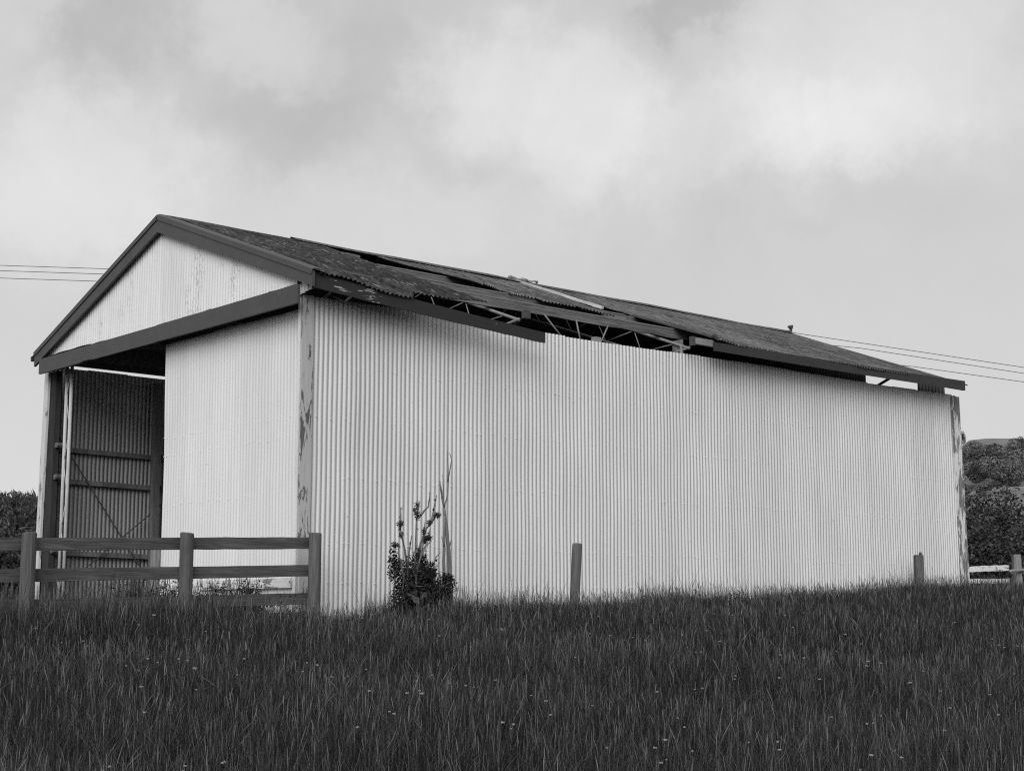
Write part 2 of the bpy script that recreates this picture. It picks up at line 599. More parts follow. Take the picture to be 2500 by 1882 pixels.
def corr_panel(across, fixed, s0, s1, zb, zt, out, rows=18, depth=0.0085, lap=0.004, dent=0.0, seed=1, name='wall', mat=None, nails=None):
    """vertical corrugated sheet. across 0: runs along x at y=fixed, 1: runs along y at x=fixed. out: sign of the outward normal."""
    rn = np.random.RandomState(seed)
    n = int(round((s1 - s0) / PIT * 8))
    s = np.linspace(s0, s1, n + 1)
    k = np.floor((s - s0) / (PIT * 10))
    fr = (s - s0) / (PIT * 10) - k
    off = depth * np.cos(2 * np.pi * (s - s0) / PIT) + lap * fr * 2
    jz = rn.uniform(-0.008, 0.008, int(k.max()) + 2)[k.astype(int)]
    b = np.array([zb(x) for x in s])
    t = np.array([zt(x) for x in s]) + jz
    ok = t > b + 0.004
    t = np.maximum(t, b + 0.004)
    u = np.linspace(0, 1, rows + 1)
    Z = b[None, :] + (t - b)[None, :] * u[:, None]
    S = np.repeat(s[None, :], rows + 1, 0)
    N = np.repeat(off[None, :], rows + 1, 0)
    if dent:
        N = N + dent * (np.sin(S * 1.7 + Z * 1.1 + seed) * np.sin(Z * 2.3 + S * 0.6) + 0.5 * np.sin(S * 4.1 + 1) * np.sin(Z * 3.7))
    V = np.zeros(((rows + 1) * (n + 1), 3))
    if across == 0:
        V[:, 0], V[:, 1] = S.ravel(), fixed + out * N.ravel()
    else:
        V[:, 1], V[:, 0] = S.ravel(), fixed + out * N.ravel()
    V[:, 2] = Z.ravel()
    i = np.arange(rows)[:, None] * (n + 1) + np.arange(n)[None, :]
    i = i.ravel()
    F = [np.stack([i, i + 1, i + n + 2, i + n + 1], 1)]
    if nails:
        nv, nf = [], []
        base = len(V)
        for z in nails:
            q = 0
            while True:
                j = q // 3 * 10 + (0, 3, 6)[q % 3]
                q += 1
                x = s0 + (j + 1) * PIT
                if x > s1:
                    break
                for xx in ([x] if q % 3 else [x, x + PIT]):
                    zz = z + rn.uniform(-0.02, 0.02)
                    if xx > s1 or zz > zt(xx) - 0.02 or zz < zb(xx):
                        continue
                    m = np.interp(xx, s, off)
                    c = len(nv)
                    for a in range(6):
                        an = a * math.pi / 3
                        nv.append((xx + 0.013 * math.cos(an), m, zz + 0.013 * math.sin(an)))
                    nv.append((xx, m + 0.014, zz))
                    for a in range(6):
                        nf.append((base + c + a, base + c + (a + 1) % 6, base + c + 6))
        if nv:
            nv = np.array(nv)
            A = np.zeros_like(nv)
            if across == 0:
                A[:, 0], A[:, 1] = nv[:, 0], fixed + out * nv[:, 1]
            else:
                A[:, 1], A[:, 0] = nv[:, 0], fixed + out * nv[:, 1]
            A[:, 2] = nv[:, 2]
            V = np.vstack([V, A])
            F.append(np.array(nf))
    return npmesh(name, V, F, mat, parent=shed, smooth=True)


# --- long side wall facing the paddock
corr_panel(0, 0.0, 0.17, 15.10, lambda x: float(ground_z(x, 0)) - 0.15, lambda x: 4.205 + 0.006 * x + 0.012 * math.sin(x * 0.9), -1,
           rows=40, depth=0.0100, dent=0.006, seed=3, name='side_wall', mat=M_SIDE, nails=(0.45, 0.95, 1.82, 2.6, 3.32, 4.08))
# inner lining of the same wall: girts
for z in (0.95, 1.82, 2.6, 3.32, 4.08):
    m = MB()
    m.box(0.2, 15.0, 0.022, 0.072, z - 0.05, z + 0.05)
    m.build('girt', M_STUD, shed)
# --- far long wall, seen from inside through the doorway
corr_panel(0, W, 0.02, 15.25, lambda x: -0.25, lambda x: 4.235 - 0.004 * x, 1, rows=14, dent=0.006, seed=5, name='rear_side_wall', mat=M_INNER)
for z, zz in ((2.80, 0.0), (2.26, 0.0), (1.05, 0.0)):
    m = MB()
    m.bar((0.12, 7.83, z + 0.02), (2.06, 7.83, z - 0.01), 0.07, 0.085)
    m.build('girt', M_STUD, shed, bevel=0.004)
    m = MB()
    m.bar((2.2, 7.83, z - 0.01), (15.0, 7.83, z - 0.05), 0.07, 0.085)
    m.build('girt', M_STUD, shed)
m = MB()
m.bar((2.06, 7.70, -0.2), (2.04, 7.70, 4.10), 0.13, 0.12, up=(0, 1, 0), seg=6, wob=0.004)
m.build('stud', M_STUD, shed, bevel=0.005)

# --- back end wall with a sheet of its gable gone
corr_panel(1, 15.27, 0.03, 7.86, lambda y: -0.1, lambda y: (4.30 if (y < 0.26 or 0.88 < y < 2.12) else roofz(y) + 0.005), 1, rows=12, seed=8, name='back_wall', mat=M_BACK)
m = MB()
m.bar((15.2, 1.80, 4.69), (15.2, 1.36, 4.86), 0.03, 0.05)
m.build('brace', M_ROD, shed)

# --- gable over the doorway
def gz0(y):
    return 4.352 + 0.010 * math.sin(y * 1.1 + 0.5) + 0.010 * math.sin(math.floor(y / 0.76) * 5.0) + 0.004 * math.sin(y * 9)


corr_panel(1, -0.05, 0.04, 7.80, lambda y: gz0(y), lambda y: RZ - 0.20 - SL * abs(3.84 - y), -1, rows=10, depth=0.0065, seed=11, lap=0.001, name='gable_cladding', mat=M_GABLE, nails=(4.42,))


def beam(y0, z0, y1, z1, name='gable_beam', x=-0.215, h=0.25, knot=None):
    """flat board across the front, cut from several stations so its lower edge can be chipped"""
    n = 24
    vs, fs = [], []
    for i in range(n + 1):
        f = i / n
        y = y0 + (y1 - y0) * f
        zt = z0 + (z1 - z0) * f
        k = 0.0
        bul = 0.0
        if knot is not None:
            q = math.exp(-((y - knot) / 0.10) ** 2)
            k = 0.03 * q
            bul = 0.012 * q * math.sin((y - knot) * 40)
        for dx, dz in ((-0.022, 0), (0.022, 0), (0.022, -h + k), (-0.022 - bul, -h + k)):
            vs.append((x + dx, y, zt + dz))
    for i in range(n):
        o = i * 4
        for j in range(4):
            fs.append((o + j, o + (j + 1) % 4, o + 4 + (j + 1) % 4, o + 4 + j))
    fs.append((3, 2, 1, 0))
    fs.append((n * 4, n * 4 + 1, n * 4 + 2, n * 4 + 3))
    m = MB()
    m.add(vs, fs)
    return m.build(name, M_DARK, shed)


beam(7.60, 4.276, 3.545, 4.274, knot=5.83)
beam(3.53, 4.279, -0.255, 4.282, x=-0.219)
# lintel behind the beam
m = MB()
m.box(-0.19, 0.10, 0.0, 7.55, 4.13, 4.262)
m.build('lintel', M_STUD, shed)

# bargeboards with folded capping
for y_eave, ydir in ((-0.465, 1), (7.985, -1)):
    yc = 3.775
    ze, za = 4.435 if ydir > 0 else 4.43, 6.0
    b = MB()
    h = 0.20
    x0, x1 = -0.155, -0.115
    P = [(y_eave, ze), (yc, za), (yc, za - h - 0.045), (y_eave + 0.005 * ydir, ze - h)]
    if ydir < 0:
        P[3] = (y_eave, ze - h - 0.02)
    vs = [(x0, y, z) for y, z in P] + [(x1, y, z) for y, z in P]
    b.add(vs, [(0, 1, 2, 3), (7, 6, 5, 4), (0, 4, 5, 1), (1, 5, 6, 2), (2, 6, 7, 3), (3, 7, 4, 0)])
    bo = b.build('bargeboard', M_DARK, shed)
    c = MB()
    d = Vector((0, yc - y_eave, za - ze)).normalized()
    nn = Vector((0, -d.z, d.y)) if ydir > 0 else Vector((0, d.z, -d.y))
    if nn.z < 0:
        nn = -nn
    p0, p1 = Vector((0, y_eave - 0.01 * ydir, ze)), Vector((0, yc, za))
    prof = [(-0.172, -0.05), (-0.172, 0.022), (-0.13, 0.040), (-0.02, 0.034), (0.08, 0.026), (0.08, 0.018), (-0.02, 0.024), (-0.125, 0.030), (-0.160, 0.014), (-0.160, -0.05)]
    vs = []
    for p in (p0, p1):
        for xx, q in prof:
            vs.append(Vector((xx, 0, 0)) + p + nn * q)
    k = len(prof)
    fs = [(i, (i + 1) % k, k + (i + 1) % k, k + i) for i in range(k)] + [tuple(range(k)), tuple(range(2 * k - 1, k - 1, -1))]
    c.add(vs, fs)
    c.build('capping', M_DARK, bo)

# little white offcut under the bargeboard at the near corner
m = MB()
for i in range(4):
    y = 0.02 - i * 0.08
    m.box(-0.06 + 0.012 * (i % 2), -0.045 + 0.012 * (i % 2), y - 0.078, y, 4.20 + 0.012 * i, 4.34 + 0.02 * i if i < 2 else 4.33)
m.build('eave_closer', M_GABLE, shed)

# corner boards
def board(name, mat, x0, x1, y0, y1, z0, z1, lean=(0, 0), seg=10, parent=shed, bev=0.003):
    m = MB()
    m.bar(((x0 + x1) / 2 + lean[0], (y0 + y1) / 2 + lean[1], z0), ((x0 + x1) / 2, (y0 + y1) / 2, z1), x1 - x0, y1 - y0, up=(0, 1, 0), seg=seg)
    return m.build(name, mat, parent, bevel=bev)


board('corner_board', M_CORNER, -0.012, 0.162, -0.045, -0.012, -0.3, 4.21)
board('corner_board', M_CORNERF, 15.04, 15.295, -0.05, -0.015, 0.2, 4.27, lean=(0.105, 0))
board('corner_board', M_POSTP, -0.035, 0.0, 7.665, 7.80, -0.35, 4.09, lean=(0, 0.12))
board('frame_edge', M_POSTP, -0.045, 0.0, 7.625, 7.655, -0.35, 4.09, lean=(0, 0.10))
board('jamb', M_JAMB, 0.005, 0.10, 7.42, 7.68, -0.35, 4.09)
board('door_stop', M_GABLE, -0.03, -0.014, -0.011, 0.045, -0.2, 4.20)

# sliding door: hangs a little out of plumb
door_top = 4.05


def door_zt(y):
    return door_top


dv = corr_panel(1, 0.0, 0.0, 3.67, lambda y: 0.06, lambda y: door_top, -1, rows=30, depth=0.0040, dent=0.005, seed=21, lap=0.001, name='sliding_door', mat=M_FRONT, nails=(0.62, 1.05, 1.62, 2.35, 2.62, 3.6))
co = np.zeros(len(dv.data.vertices) * 3, dtype=np.float32)
dv.data.vertices.foreach_get('co', co)
co = co.reshape(-1, 3)
fy = co[:, 1] / 3.60
co[:, 1] += fy * (0.055 * (co[:, 2] / 4.05) + 0.03 * np.clip((co[:, 2] - 2.2) / 1.8, 0, 1) - 0.05 * np.clip((1.3 - co[:, 2]) / 1.3, 0, 1) * 0 ) - (1 - fy) * 0.05 * (1 - co[:, 2] / 4.05)
co[:, 0] -= 0.04 * np.clip((1.6 - co[:, 2]) / 1.6, 0, 1) ** 2 * np.clip(fy, 0, 1)
dv.data.vertices.foreach_set('co', co.ravel())
dv.data.update()
dv.location.x += 0.05
m = MB()
m.bar((-0.045, 2.46, 0.434), (-0.045, 0.13, 0.436), 0.024, 0.13)
m.build('kick_board', M_WHITEP, dv, bevel=0.003)
m = MB()
m.bar((-0.043, 0.02, 0.06), (-0.043, 0.02, 0.52), 0.14, 0.02, up=(1, 0, 0))
m.build('stile', M_WHITEP, dv, bevel=0.003)
# frame of the door behind the iron
m = MB()
for y in (0.08, 1.8, 3.5):
    m.box(0.022, 0.07, y - 0.04, y + 0.04, 0.1, 4.0)
m.build('door_frame', M_STUD, dv)

# roof sheets -----------------------------------------------------
TH = math.atan(SL)
CT, ST = math.cos(TH), math.sin(TH)


def roof_sheets(name, strips, side, mat, lift=None, rows=26, warp=0.0025, sub=8, skew=None):
    """strips: (x0, x1, t0, t1, dz) along the roof; t is the distance down from the ridge"""
    VV, FF = [], []
    base = 0
    for i, (x0, x1, t0, t1, dz) in enumerate(strips):
        n = max(2, int(round((x1 - x0) / PIT * sub)))
        xs = np.linspace(x0, x1, n + 1)
        ts = np.linspace(0, 1, rows + 1)
        X = np.repeat(xs[None], rows + 1, 0)
        T = np.repeat(t0 + (t1 - t0) * ts[:, None], n + 1, 1)
        T = T + (0.02 * np.sin(i * 5.3)) * ts[:, None]
        N = 0.0125 * np.cos(2 * np.pi * X / PIT) + dz + warp * np.sin(X * 2.1 + T * 1.3 + i)
        if lift is not None:
            N = N + lift(X, T)
        if skew is not None:
            X = X + skew(X, T)
        Y = W / 2 - side * T * CT - side * N * ST
        Z = RZ - T * ST + N * CT
        VV.append(np.stack([X.ravel(), Y.ravel(), Z.ravel()], 1))
        k = (np.arange(rows)[:, None] * (n + 1) + np.arange(n)[None]).ravel() + base
        FF.append(np.stack([k, k + 1, k + n + 2, k + n + 1], 1))
        base += (rows + 1) * (n + 1)
    return npmesh(name, np.vstack(VV), FF, mat, parent=shed, smooth=True)


def strips(x0, x1, t0, t1, wdt=0.76, jit=0.012, seed=2):
    rn = random.Random(seed)
    out = []
    x = x0
    k = 0
    while x < x1 - 0.05:
        e = min(x + wdt, x1)
        out.append((x, min(e + 0.03, x1), t0, t1 + rn.uniform(-jit, jit), 0.02 + 0.003 * (k % 2)))
        x = e
        k += 1
    return out


ss = lambda a, b, x: (lambda q: q * q * (3 - 2 * q))(np.clip((x - a) / (b - a), 0, 1))


def near_lift(X, T):
    sag = np.where(X < 1.5, 0.12 * ss(0.15, 1.45, X), 0.055 - 0.04 * ss(1.5, 2.8, X))
    return -sag * ss(2.9, 4.75, T) + 0.01 * np.sin(X * 5) * ss(3, 4.7, T)


roof_sheets('roof_sheet', [(-0.04, 0.74, 0.03, 4.70, 0.022), (0.72, 1.50, 0.03, 4.75, 0.024), (1.48, 2.18, 0.03, 4.70, 0.028), (2.16, 2.86, 0.03, 4.66, 0.022)], 1, M_ROOF, near_lift)
roof_sheets('roof_sheet', [(a, b, c, float(np.interp(a + 0.4, [4.3, 5.06, 5.82, 6.58, 7.3], [2.50, 2.72, 2.90, 3.0, 2.46])), e) for a, b, c, d_, e in strips(3.90, 7.15, 0.03, 2.72, seed=4)], 1, M_ROOF2, skew=lambda X, T: 0.50 * ss(0.3, 2.2, T) * ss(5.2, 3.9, X),
            lift=lambda X, T: 0.06 * ss(0.9, 0.0, X - 3.9) * ss(0.6, 2.6, T) - 0.035 * ss(6.0, 7.15, X) * ss(1.2, 2.6, T))
roof_sheets('roof_sheet', strips(7.72, 15.05, 0.03, 4.66, seed=6), 1, M_ROOF2,
            lambda X, T: 0.05 * ss(8.4, 7.7, X) * ss(2, 4.6, T))
roof_sheets('roof_sheet', strips(-0.06, 15.36, 0.03, 4.72, seed=9), -1, M_ROOF2, sub=4)

# ridge capping in two lengths, the second lapped over the first
for x0, x1, dz in ((-0.03, 2.42, 0.004), (2.34, 15.10, 0.034)):
    m = MB()
    n = 30
    prof = []
    for q in (-0.22, -0.10, -0.035, 0.0, 0.035, 0.10, 0.22):
        prof.append((q, RZ + dz + 0.02 - abs(q) * SL - (0 if abs(q) > 0.05 else -0.008)))
    vs, fs = [], []
    for i in range(n + 1):
        x = x0 + (x1 - x0) * i / n
        wz = 0.008 * math.sin(x * 1.3) + 0.004 * math.sin(x * 3.1)
        for q, z in prof:
            vs.append((x, W / 2 + q, z + wz))
        for q, z in reversed(prof):
            vs.append((x, W / 2 + q, z + wz - 0.006))
    k = len(prof) * 2
    for i in range(n):
        for j in range(k):
            fs.append((i * k + j, i * k + (j + 1) % k, (i + 1) * k + (j + 1) % k, (i + 1) * k + j))
    fs.append(tuple(range(k)))
    fs.append(tuple(range(n * k, n * k + k)))
    m.add(vs, fs)
    m.build('ridge_cap', M_ROOF2, shed)
# bent-up end of the ridge capping
m = MB()
m.tube([(14.90, W / 2, 6.085), (15.06, W / 2, 6.095), (15.13, W / 2, 6.115)], [0.03, 0.045, 0.02], 10)
m.tube([(15.13, W / 2, 6.09), (15.15, W / 2, 6.15), (15.145, W / 2, 6.20), (15.13, W / 2, 6.235), (15.125, W / 2, 6.25)], [0.03, 0.026, 0.048, 0.066, 0.05], 10)
m.build('ridge_end_cap', M_RIDGE, shed, smooth=True)
# torn flashing lying where the middle sheets stop at the ridge
m = MB()
rn = random.Random(5)
pts = []
for i in range(16):
    f = i / 15
    x = 7.02 + 0.62 * f
    pts.append((x, W / 2 - 0.02 - 0.1 * f + rn.uniform(-.02, .02), RZ + 0.055 + rn.uniform(-0.02, 0.03) * (1 - f)))
m.tube(pts, [0.012 + 0.03 * rn.random() for _ in pts], 6)
m.build('torn_flashing', M_PALE, shed)

# pale batten along the torn edge of the middle sheets
m = MB()
m.bar((7.16, 3.98, RZ + 0.055), (7.19, 1.66, roofz(1.66) + 0.045), 0.05, 0.05, up=(0, ST, CT), seg=8, wob=0.004)
m.build('batten', M_BATTEN, shed)
# flashing at the cut edge of the far sheets
m = MB()
m.bar((7.70, 1.4, roofz(1.4) + 0.035), (7.72, -0.42, roofz(-0.42) + 0.085), 0.05, 0.03, up=(0, ST, CT), seg=8, wob=0.006)
m.tube([(7.70, -0.36, roofz(-0.36) + 0.09), (7.68, -0.43, roofz(-0.43) + 0.12), (7.74, -0.47, roofz(-0.47) + 0.06)], [0.02, 0.045, 0.02], 6)
m.build('edge_flashing', M_RIDGE, shed)

# purlins, on edge under the sheets
for y, x0, x1 in ((3.45, 0.0, 3.35), (3.45, 4.35, 7.1), (3.45, 7.8, 15.0), (2.42, 0.0, 7.15), (2.42, 7.7, 15.0), (1.47, 0.0, 7.55), (1.47, 7.6, 15.0), (0.52, 0.0, 2.7), (0.52, 2.72, 7.94), (0.52, 7.98, 15.0)):
    m = MB()
    for sx0, sx1 in (((x0, x1),) if x1 - x0 < 9 else ((x0, x1),)):
        rn = random.Random(int(y * 100 + x0))
        zt = roofz(y) + 0.005
        n = 14
        vs, fs = [], []
        for i in range(n + 1):
            x = sx0 + (sx1 - sx0) * i / n
            a = rn.uniform(-0.006, 0.006)
            c = rn.uniform(-0.010, 0.010)
            vs += [(x, y - 0.025, zt + a), (x, y + 0.025, zt + a), (x, y + 0.025, zt - 0.15 + c), (x, y - 0.025, zt - 0.15 + c)]
        for i in range(n):
            o = i * 4
            for j in range(4):
                fs.append((o + j, o + (j + 1) % 4, o + 4 + (j + 1) % 4, o + 4 + j))
        fs += [(3, 2, 1, 0), (n * 4, n * 4 + 1, n * 4 + 2, n * 4 + 3)]
        m.add(vs, fs)
    po = m.build('purlin', M_PURLIN, shed)
    if (y, x0) in ((2.42, 0.0), (1.47, 0.0), (0.52, 2.72)):   # pale sawn lip left along the top edge where the iron has gone
        e0, e1 = (2.8, 4.6) if y > 2 else ((2.8, 7.5) if y > 1 else (2.76, 7.9))
        e = MB()
        e.box(e0, e1, y - 0.031, y - 0.027, zt - 0.012, zt + 0.006)
        e.build('top_edge', M_STEEL, po)
for y in (4.44, 5.47, 6.42, 7.37):
    m = MB()
    m.box(0.0, 15.0, y - 0.025, y + 0.025, roofz(y) - 0.14, roofz(y) + 0.005)
    m.build('purlin', M_PURLIN, shed)
m = MB()
m.box(-0.08, 15.0, 8.27, 8.30, 4.345, 4.43)
m.build('fascia', M_FASCIA, shed)

# fascia boards: the near one has dropped at its far end
def fascia(x0, zt0, zb0, x1, zt1, zb1, y, name, mat, chips=False, n=26):
    vs, fs = [], []
    rn = random.Random(3)
    for i in range(n + 1):
        f = i / n
        x = x0 + (x1 - x0) * f
        zt, zb = zt0 + (zt1 - zt0) * f, zb0 + (zb1 - zb0) * f
        bow = -0.012 * math.sin(math.pi * f)
        c = rn.uniform(-0.004, 0.004) if chips else 0
        vs += [(x, y - 0.014, zt + bow), (x, y + 0.014, zt + bow), (x, y + 0.014, zb + bow + c), (x, y - 0.014, zb + bow + c)]
    for i in range(n):
        o = i * 4
        for j in range(4):
            fs.append((o + j, o + (j + 1) % 4, o + 4 + (j + 1) % 4, o + 4 + j))
    fs += [(3, 2, 1, 0), (n * 4, n * 4 + 1, n * 4 + 2, n * 4 + 3)]
    m = MB()
    m.add(vs, fs)
    return m.build(name, mat, shed)


fo = fascia(-0.11, 4.435, 4.235, 3.97, 4.125, 3.972, -0.40, 'fascia', M_FPEEL, True)
fo['label'] = 'near fascia board hanging down at one end, its dark paint flaking'
fascia(7.69, 4.425, 4.285, 14.95, 4.512, 4.332, -0.40, 'fascia', M_FASCIA)
# pale eave timber showing where the fascia has gone
m = MB()
m.box(7.28, 7.735, -0.372, -0.33, 4.352, 4.462)
m.build('eave_timber', M_PALE, shed, bevel=0.004)
m = MB()
m.box(7.215, 7.27, -0.38, -0.30, 4.325, 4.47)
m.build('bracket', M_ROD, shed)
m = MB()
m.box(3.72, 3.835, -0.24, -0.17, 4.345, 4.465)
m.build('bracket', M_ROD, shed)
m = MB()
m.box(5.42, 5.555, 0.03, 0.12, 4.0, 4.305)
m.build('stud', M_PALE, shed, bevel=0.004)
m = MB()
m.box(9.0, 15.0, -0.375, -0.33, roofz(-0.35) - 0.10, roofz(-0.35) - 0.003)
m.build('eave_timber', M_STUD, shed)

# pipe portal frames: lattice columns and lattice rafters
def lattice(p, q, off, r, step, m, n=8, web=0.5):
    """two pipes from p to q and p+off to q+off with zigzag bars between"""
    p, q, off = Vector(p), Vector(q), Vector(off)
    m.tube([p, q], r, n)
    m.tube([p + off, q + off], r, n)
    k = max(2, int((q - p).length / step))
    for i in range(k):
        a = p.lerp(q, i / k)
        b = p.lerp(q, (i + 1) / k)
        m.tube([a, p.lerp(q, (i + .5) / k) + off], r * web, 6)
        m.tube([p.lerp(q, (i + .5) / k) + off, b], r * web, 6)


for xi, x in enumerate((0.12, 3.72, 7.42)):
    for side in (1, -1):
        ye = -0.12 if side > 0 else W + 0.12
        m = MB()
        top0 = Vector((x, W / 2, RZ - 0.20))
        top1 = Vector((x, ye, RZ - 0.20 - SL * abs(W / 2 - ye)))
        m.tube([top0, top1], 0.024, 8)
        yk = 0.55 if side > 0 else W - 0.55
        bot0 = Vector((x, W / 2, RZ - 0.62))
        bot1 = Vector((x, yk, RZ - 0.52 - SL * abs(W / 2 - yk)))
        m.tube([bot0, bot1], 0.022, 8)
        m.tube([bot1, Vector((x, ye, top1.z + 0.02))], 0.022, 8)
        k = 4
        for i in range(k):
            a = top0.lerp(top1, i / k * 0.92)
            b = bot0.lerp(bot1, min(1, (i + .5) / k))
            c = top0.lerp(top1, (i + 1) / k * 0.92)
            m.tube([a, b], 0.009, 6)
            m.tube([b, c], 0.009, 6)
        m.build('lattice_rafter', M_STEEL, shed, smooth=True)
    # columns
    m = MB()
    lattice((x + 0.0, 7.07, -0.2), (x, 7.09, 4.16), (0, 0.175, 0), 0.029, 0.9, m, 10, 0.28)
    m.build('lattice_column', M_PIPE, shed, smooth=True)
    m = MB()
    lattice((x, 0.12, -0.2), (x, 0.12, 4.2), (0, 0.2, 0), 0.024, 0.55, m, 8, 0.5)
    m.build('lattice_column', M_STEEL, shed, smooth=True)
for x in (11.2,):
    for side in (1, -1):
        ye = 0.3 if side > 0 else W - 0.3
        m = MB()
        m.bar((x, W / 2, RZ - 0.28), (x, ye, RZ - 0.28 - SL * abs(W / 2 - ye)), 0.05, 0.15)
        m.build('rafter', M_STUD, shed)
# clamps on the doorway column
for z in (2.83, 2.30, 1.08):
    m = MB()
    m.box(0.02, 0.14, 7.29, 7.42, z - 0.04, z + 0.04)
    m.box(0.0, 0.05, 7.24, 7.33, z - 0.02, z + 0.025)
    m.build('clamp', M_PURLIN, shed, bevel=0.004)
# eave struts seen through the roof opening (slender bars between purlin and wall plate)
for a, b in (((4.78, 0.5, 4.64), (5.19, 0.46, 4.25)), ((5.46, 0.5, 4.64), (5.54, 0.47, 4.25)), ((6.17, 0.5, 4.64), (5.98, 0.5, 4.30)), ((2.15, 0.45, 4.66), (2.05, 0.1, 4.2))):
    m = MB()
    m.tube([a, b], 0.013, 8)
    m.build('strut', M_STEEL, shed, smooth=True)
m = MB()
m.box(7.43, 7.45, 0.05, 0.27, 4.33, 4.50)
m.build('gusset', M_STUD, shed)
m = MB()
m.tube([(7.42, 0.06, 3.9), (7.42, 0.06, 4.40)], 0.03, 10)
m.build('stub_post', M_STEEL, shed, smooth=True)
# cross-bracing rods on the far inner wall
for a, b in (((0.13, 7.76, 3.18), (2.02, 7.76, 0.62)), ((2.19, 7.74, 1.95), (0.55, 7.74, 0.60))):
    m = MB()
    m.tube([a, b], 0.011, 6)
    m.build('brace_rod', M_ROD, shed)

# ================================================================== rail fence
fence = empty('rail_fence', (-1.9, -0.6, -0.15), 'grey three rail timber fence with square topped posts before the open doorway', 'fence')


def post_mesh(m, x, y, z0, z1, r, n=16, square=0.35, seed=1, lean=(0, 0)):
    rn = random.Random(seed)
    zs = [z0, z0 + (z1 - z0) * 0.3, z0 + (z1 - z0) * 0.6, z1 - 0.02, z1 - 0.006, z1]
    rad = [1.02, 1.0, 1.0, 0.99, 0.955, 0.86]
    vs, fs = [], []
    ph = rn.uniform(0, 6)
    for z, k in zip(zs, rad):
        f = (z - z0) / (z1 - z0)
        for i in range(n):
            a = 2 * math.pi * i / n
            e = 1 + square * 0.12 * math.cos(4 * a + 0.3) + 0.02 * math.sin(3 * a + ph)
            vs.append((x + lean[0] * f + r * k * e * math.cos(a), y + lean[1] * f + r * k * e * math.sin(a), z + (0.006 * math.cos(a + ph) if z >= z1 - 0.021 else 0)))
    for i in range(len(zs) - 1):
        for j in range(n):
            fs.append((i * n + j, i * n + (j + 1) % n, (i + 1) * n + (j + 1) % n, (i + 1) * n + j))
    fs.append(tuple(range((len(zs) - 1) * n, len(zs) * n)))
    fs.append(tuple(reversed(range(n))))
    m.add(vs, fs)


for i, (x, zt) in enumerate(((-5.80, 0.86), (-3.876, 0.915), (-1.933, 0.984), (-0.124, 1.048))):
    m = MB()
    post_mesh(m, x, -0.6, zt - 1.9, zt, 0.081, seed=i + 3)
    m.build('post', M_POST, fence, smooth=False)
rn = random.Random(12)
for zl, zr in ((0.781, 0.926), (0.440, 0.581), (0.105, 0.232)):
    for x0, x1 in ((-5.9, -1.94), (-1.925, 0.02)):
        m = MB()
        za = zl + (zr - zl) * (x0 + 4.2) / 4.2
        zb = zl + (zr - zl) * (x1 + 4.2) / 4.2
        m.bar((x0, -0.497, za), (x1, -0.497, zb), 0.04, 0.145, seg=10, wob=0.003, rn=rn)
        m.build('rail', M_RAIL, fence, bevel=0.004)
# short post inside the yard, behind the rails
m = MB()
post_mesh(m, 0.0, 3.75, -0.5, 1.02, 0.085, seed=31)
o = m.build('yard_post', M_YARDP)
tag(o, 'pale weathered timber post standing in the open doorway behind the rails', 'post')

# loose posts along the wall
m = MB()
post_mesh(m, 3.92, -1.0, -0.5, 1.022, 0.070, n=24, square=0.0, seed=40, lean=(0.055, -0.06))
o = m.build('fence_post', M_ROUNDP)
tag(o, 'leaning round grey post standing alone in the grass before the long white wall', 'post')
pe = empty('fence_post', (13.27, -0.35, 0.3), 'square grey post with a bolt on top near the far end of the wall', 'post')
m = MB()
m.bar((13.27, -0.35, -0.2), (13.27, -0.35, 1.125), 0.15, 0.15, up=(0.75, -0.66, 0), seg=6, wob=0.003)
m.build('shaft', M_POST, pe, bevel=0.008)
m = MB()
m.tube([(13.30, -0.37, 1.12), (13.30, -0.37, 1.15), (13.30, -0.37, 1.175)], [0.014, 0.03, 0.02], 10)
m.build('bolt', M_ROD, pe)
m = MB()
m.bar((16.97, -0.12, -0.1), (16.97, -0.12, 1.235), 0.165, 0.15, up=(0.75, -0.66, 0), seg=6, wob=0.003)
o = m.build('fence_post', M_YARDP, bevel=0.01)
tag(o, 'pale square post where the flaking white rails end beyond the shed', 'post')
m = MB()
m.bar((15.22, 0.0, 0.905), (16.86, 0.0, 0.972), 0.03, 0.112, seg=14, wob=0.006)
o = m.build('white_rail', M_RAILP, bevel=0.002)
tag(o, 'upper flaking white plank from the shed corner to the pale square post', 'rail', 'white planks beyond the shed')
m = MB()
m.bar((15.22, 0.0, 0.675), (16.86, 0.0, 0.715), 0.03, 0.09, seg=14, wob=0.006)
o = m.build('white_rail', M_RAILP, bevel=0.002)
tag(o, 'lower white plank half sunk in grass between shed corner and post', 'rail', 'white planks beyond the shed')
m = MB()
m.tube([(16.5, -0.24, 0.895), (17.0, -0.24, 0.925), (17.6, -0.26, 0.955), (19.2, -0.3, 1.02)], [0.03, 0.034, 0.033, 0.035], 10)
o = m.build('pole_rail', M_YARDP, smooth=True)
tag(o, 'thin grey pole laid level across the pale square post beyond the shed', 'rail')

# ================================================================== overhead wires
def wire(name, a, k, b, label):
    m = MB()
    for p, q in ((Vector(a), Vector(k)), (Vector(k), Vector(b))):
        pts = []
        for i in range(13):
            f = i / 12
            c = p.lerp(q, f)
            c.z -= 0.25 * 4 * f * (1 - f)
            pts.append(c)
        m.tube(pts, 0.012, 5)
    o = m.build(name, M_WIRE)
    tag(o, label, 'power line', 'power lines behind the shed')


def at(px, py, d):
    """a far point d metres out in the direction measured off the photograph"""
    v = fwd + rgt * ((px - 1250) / 3766.09) - upv * ((py - 941) / 3766.09)
    return CAM_P + v * d


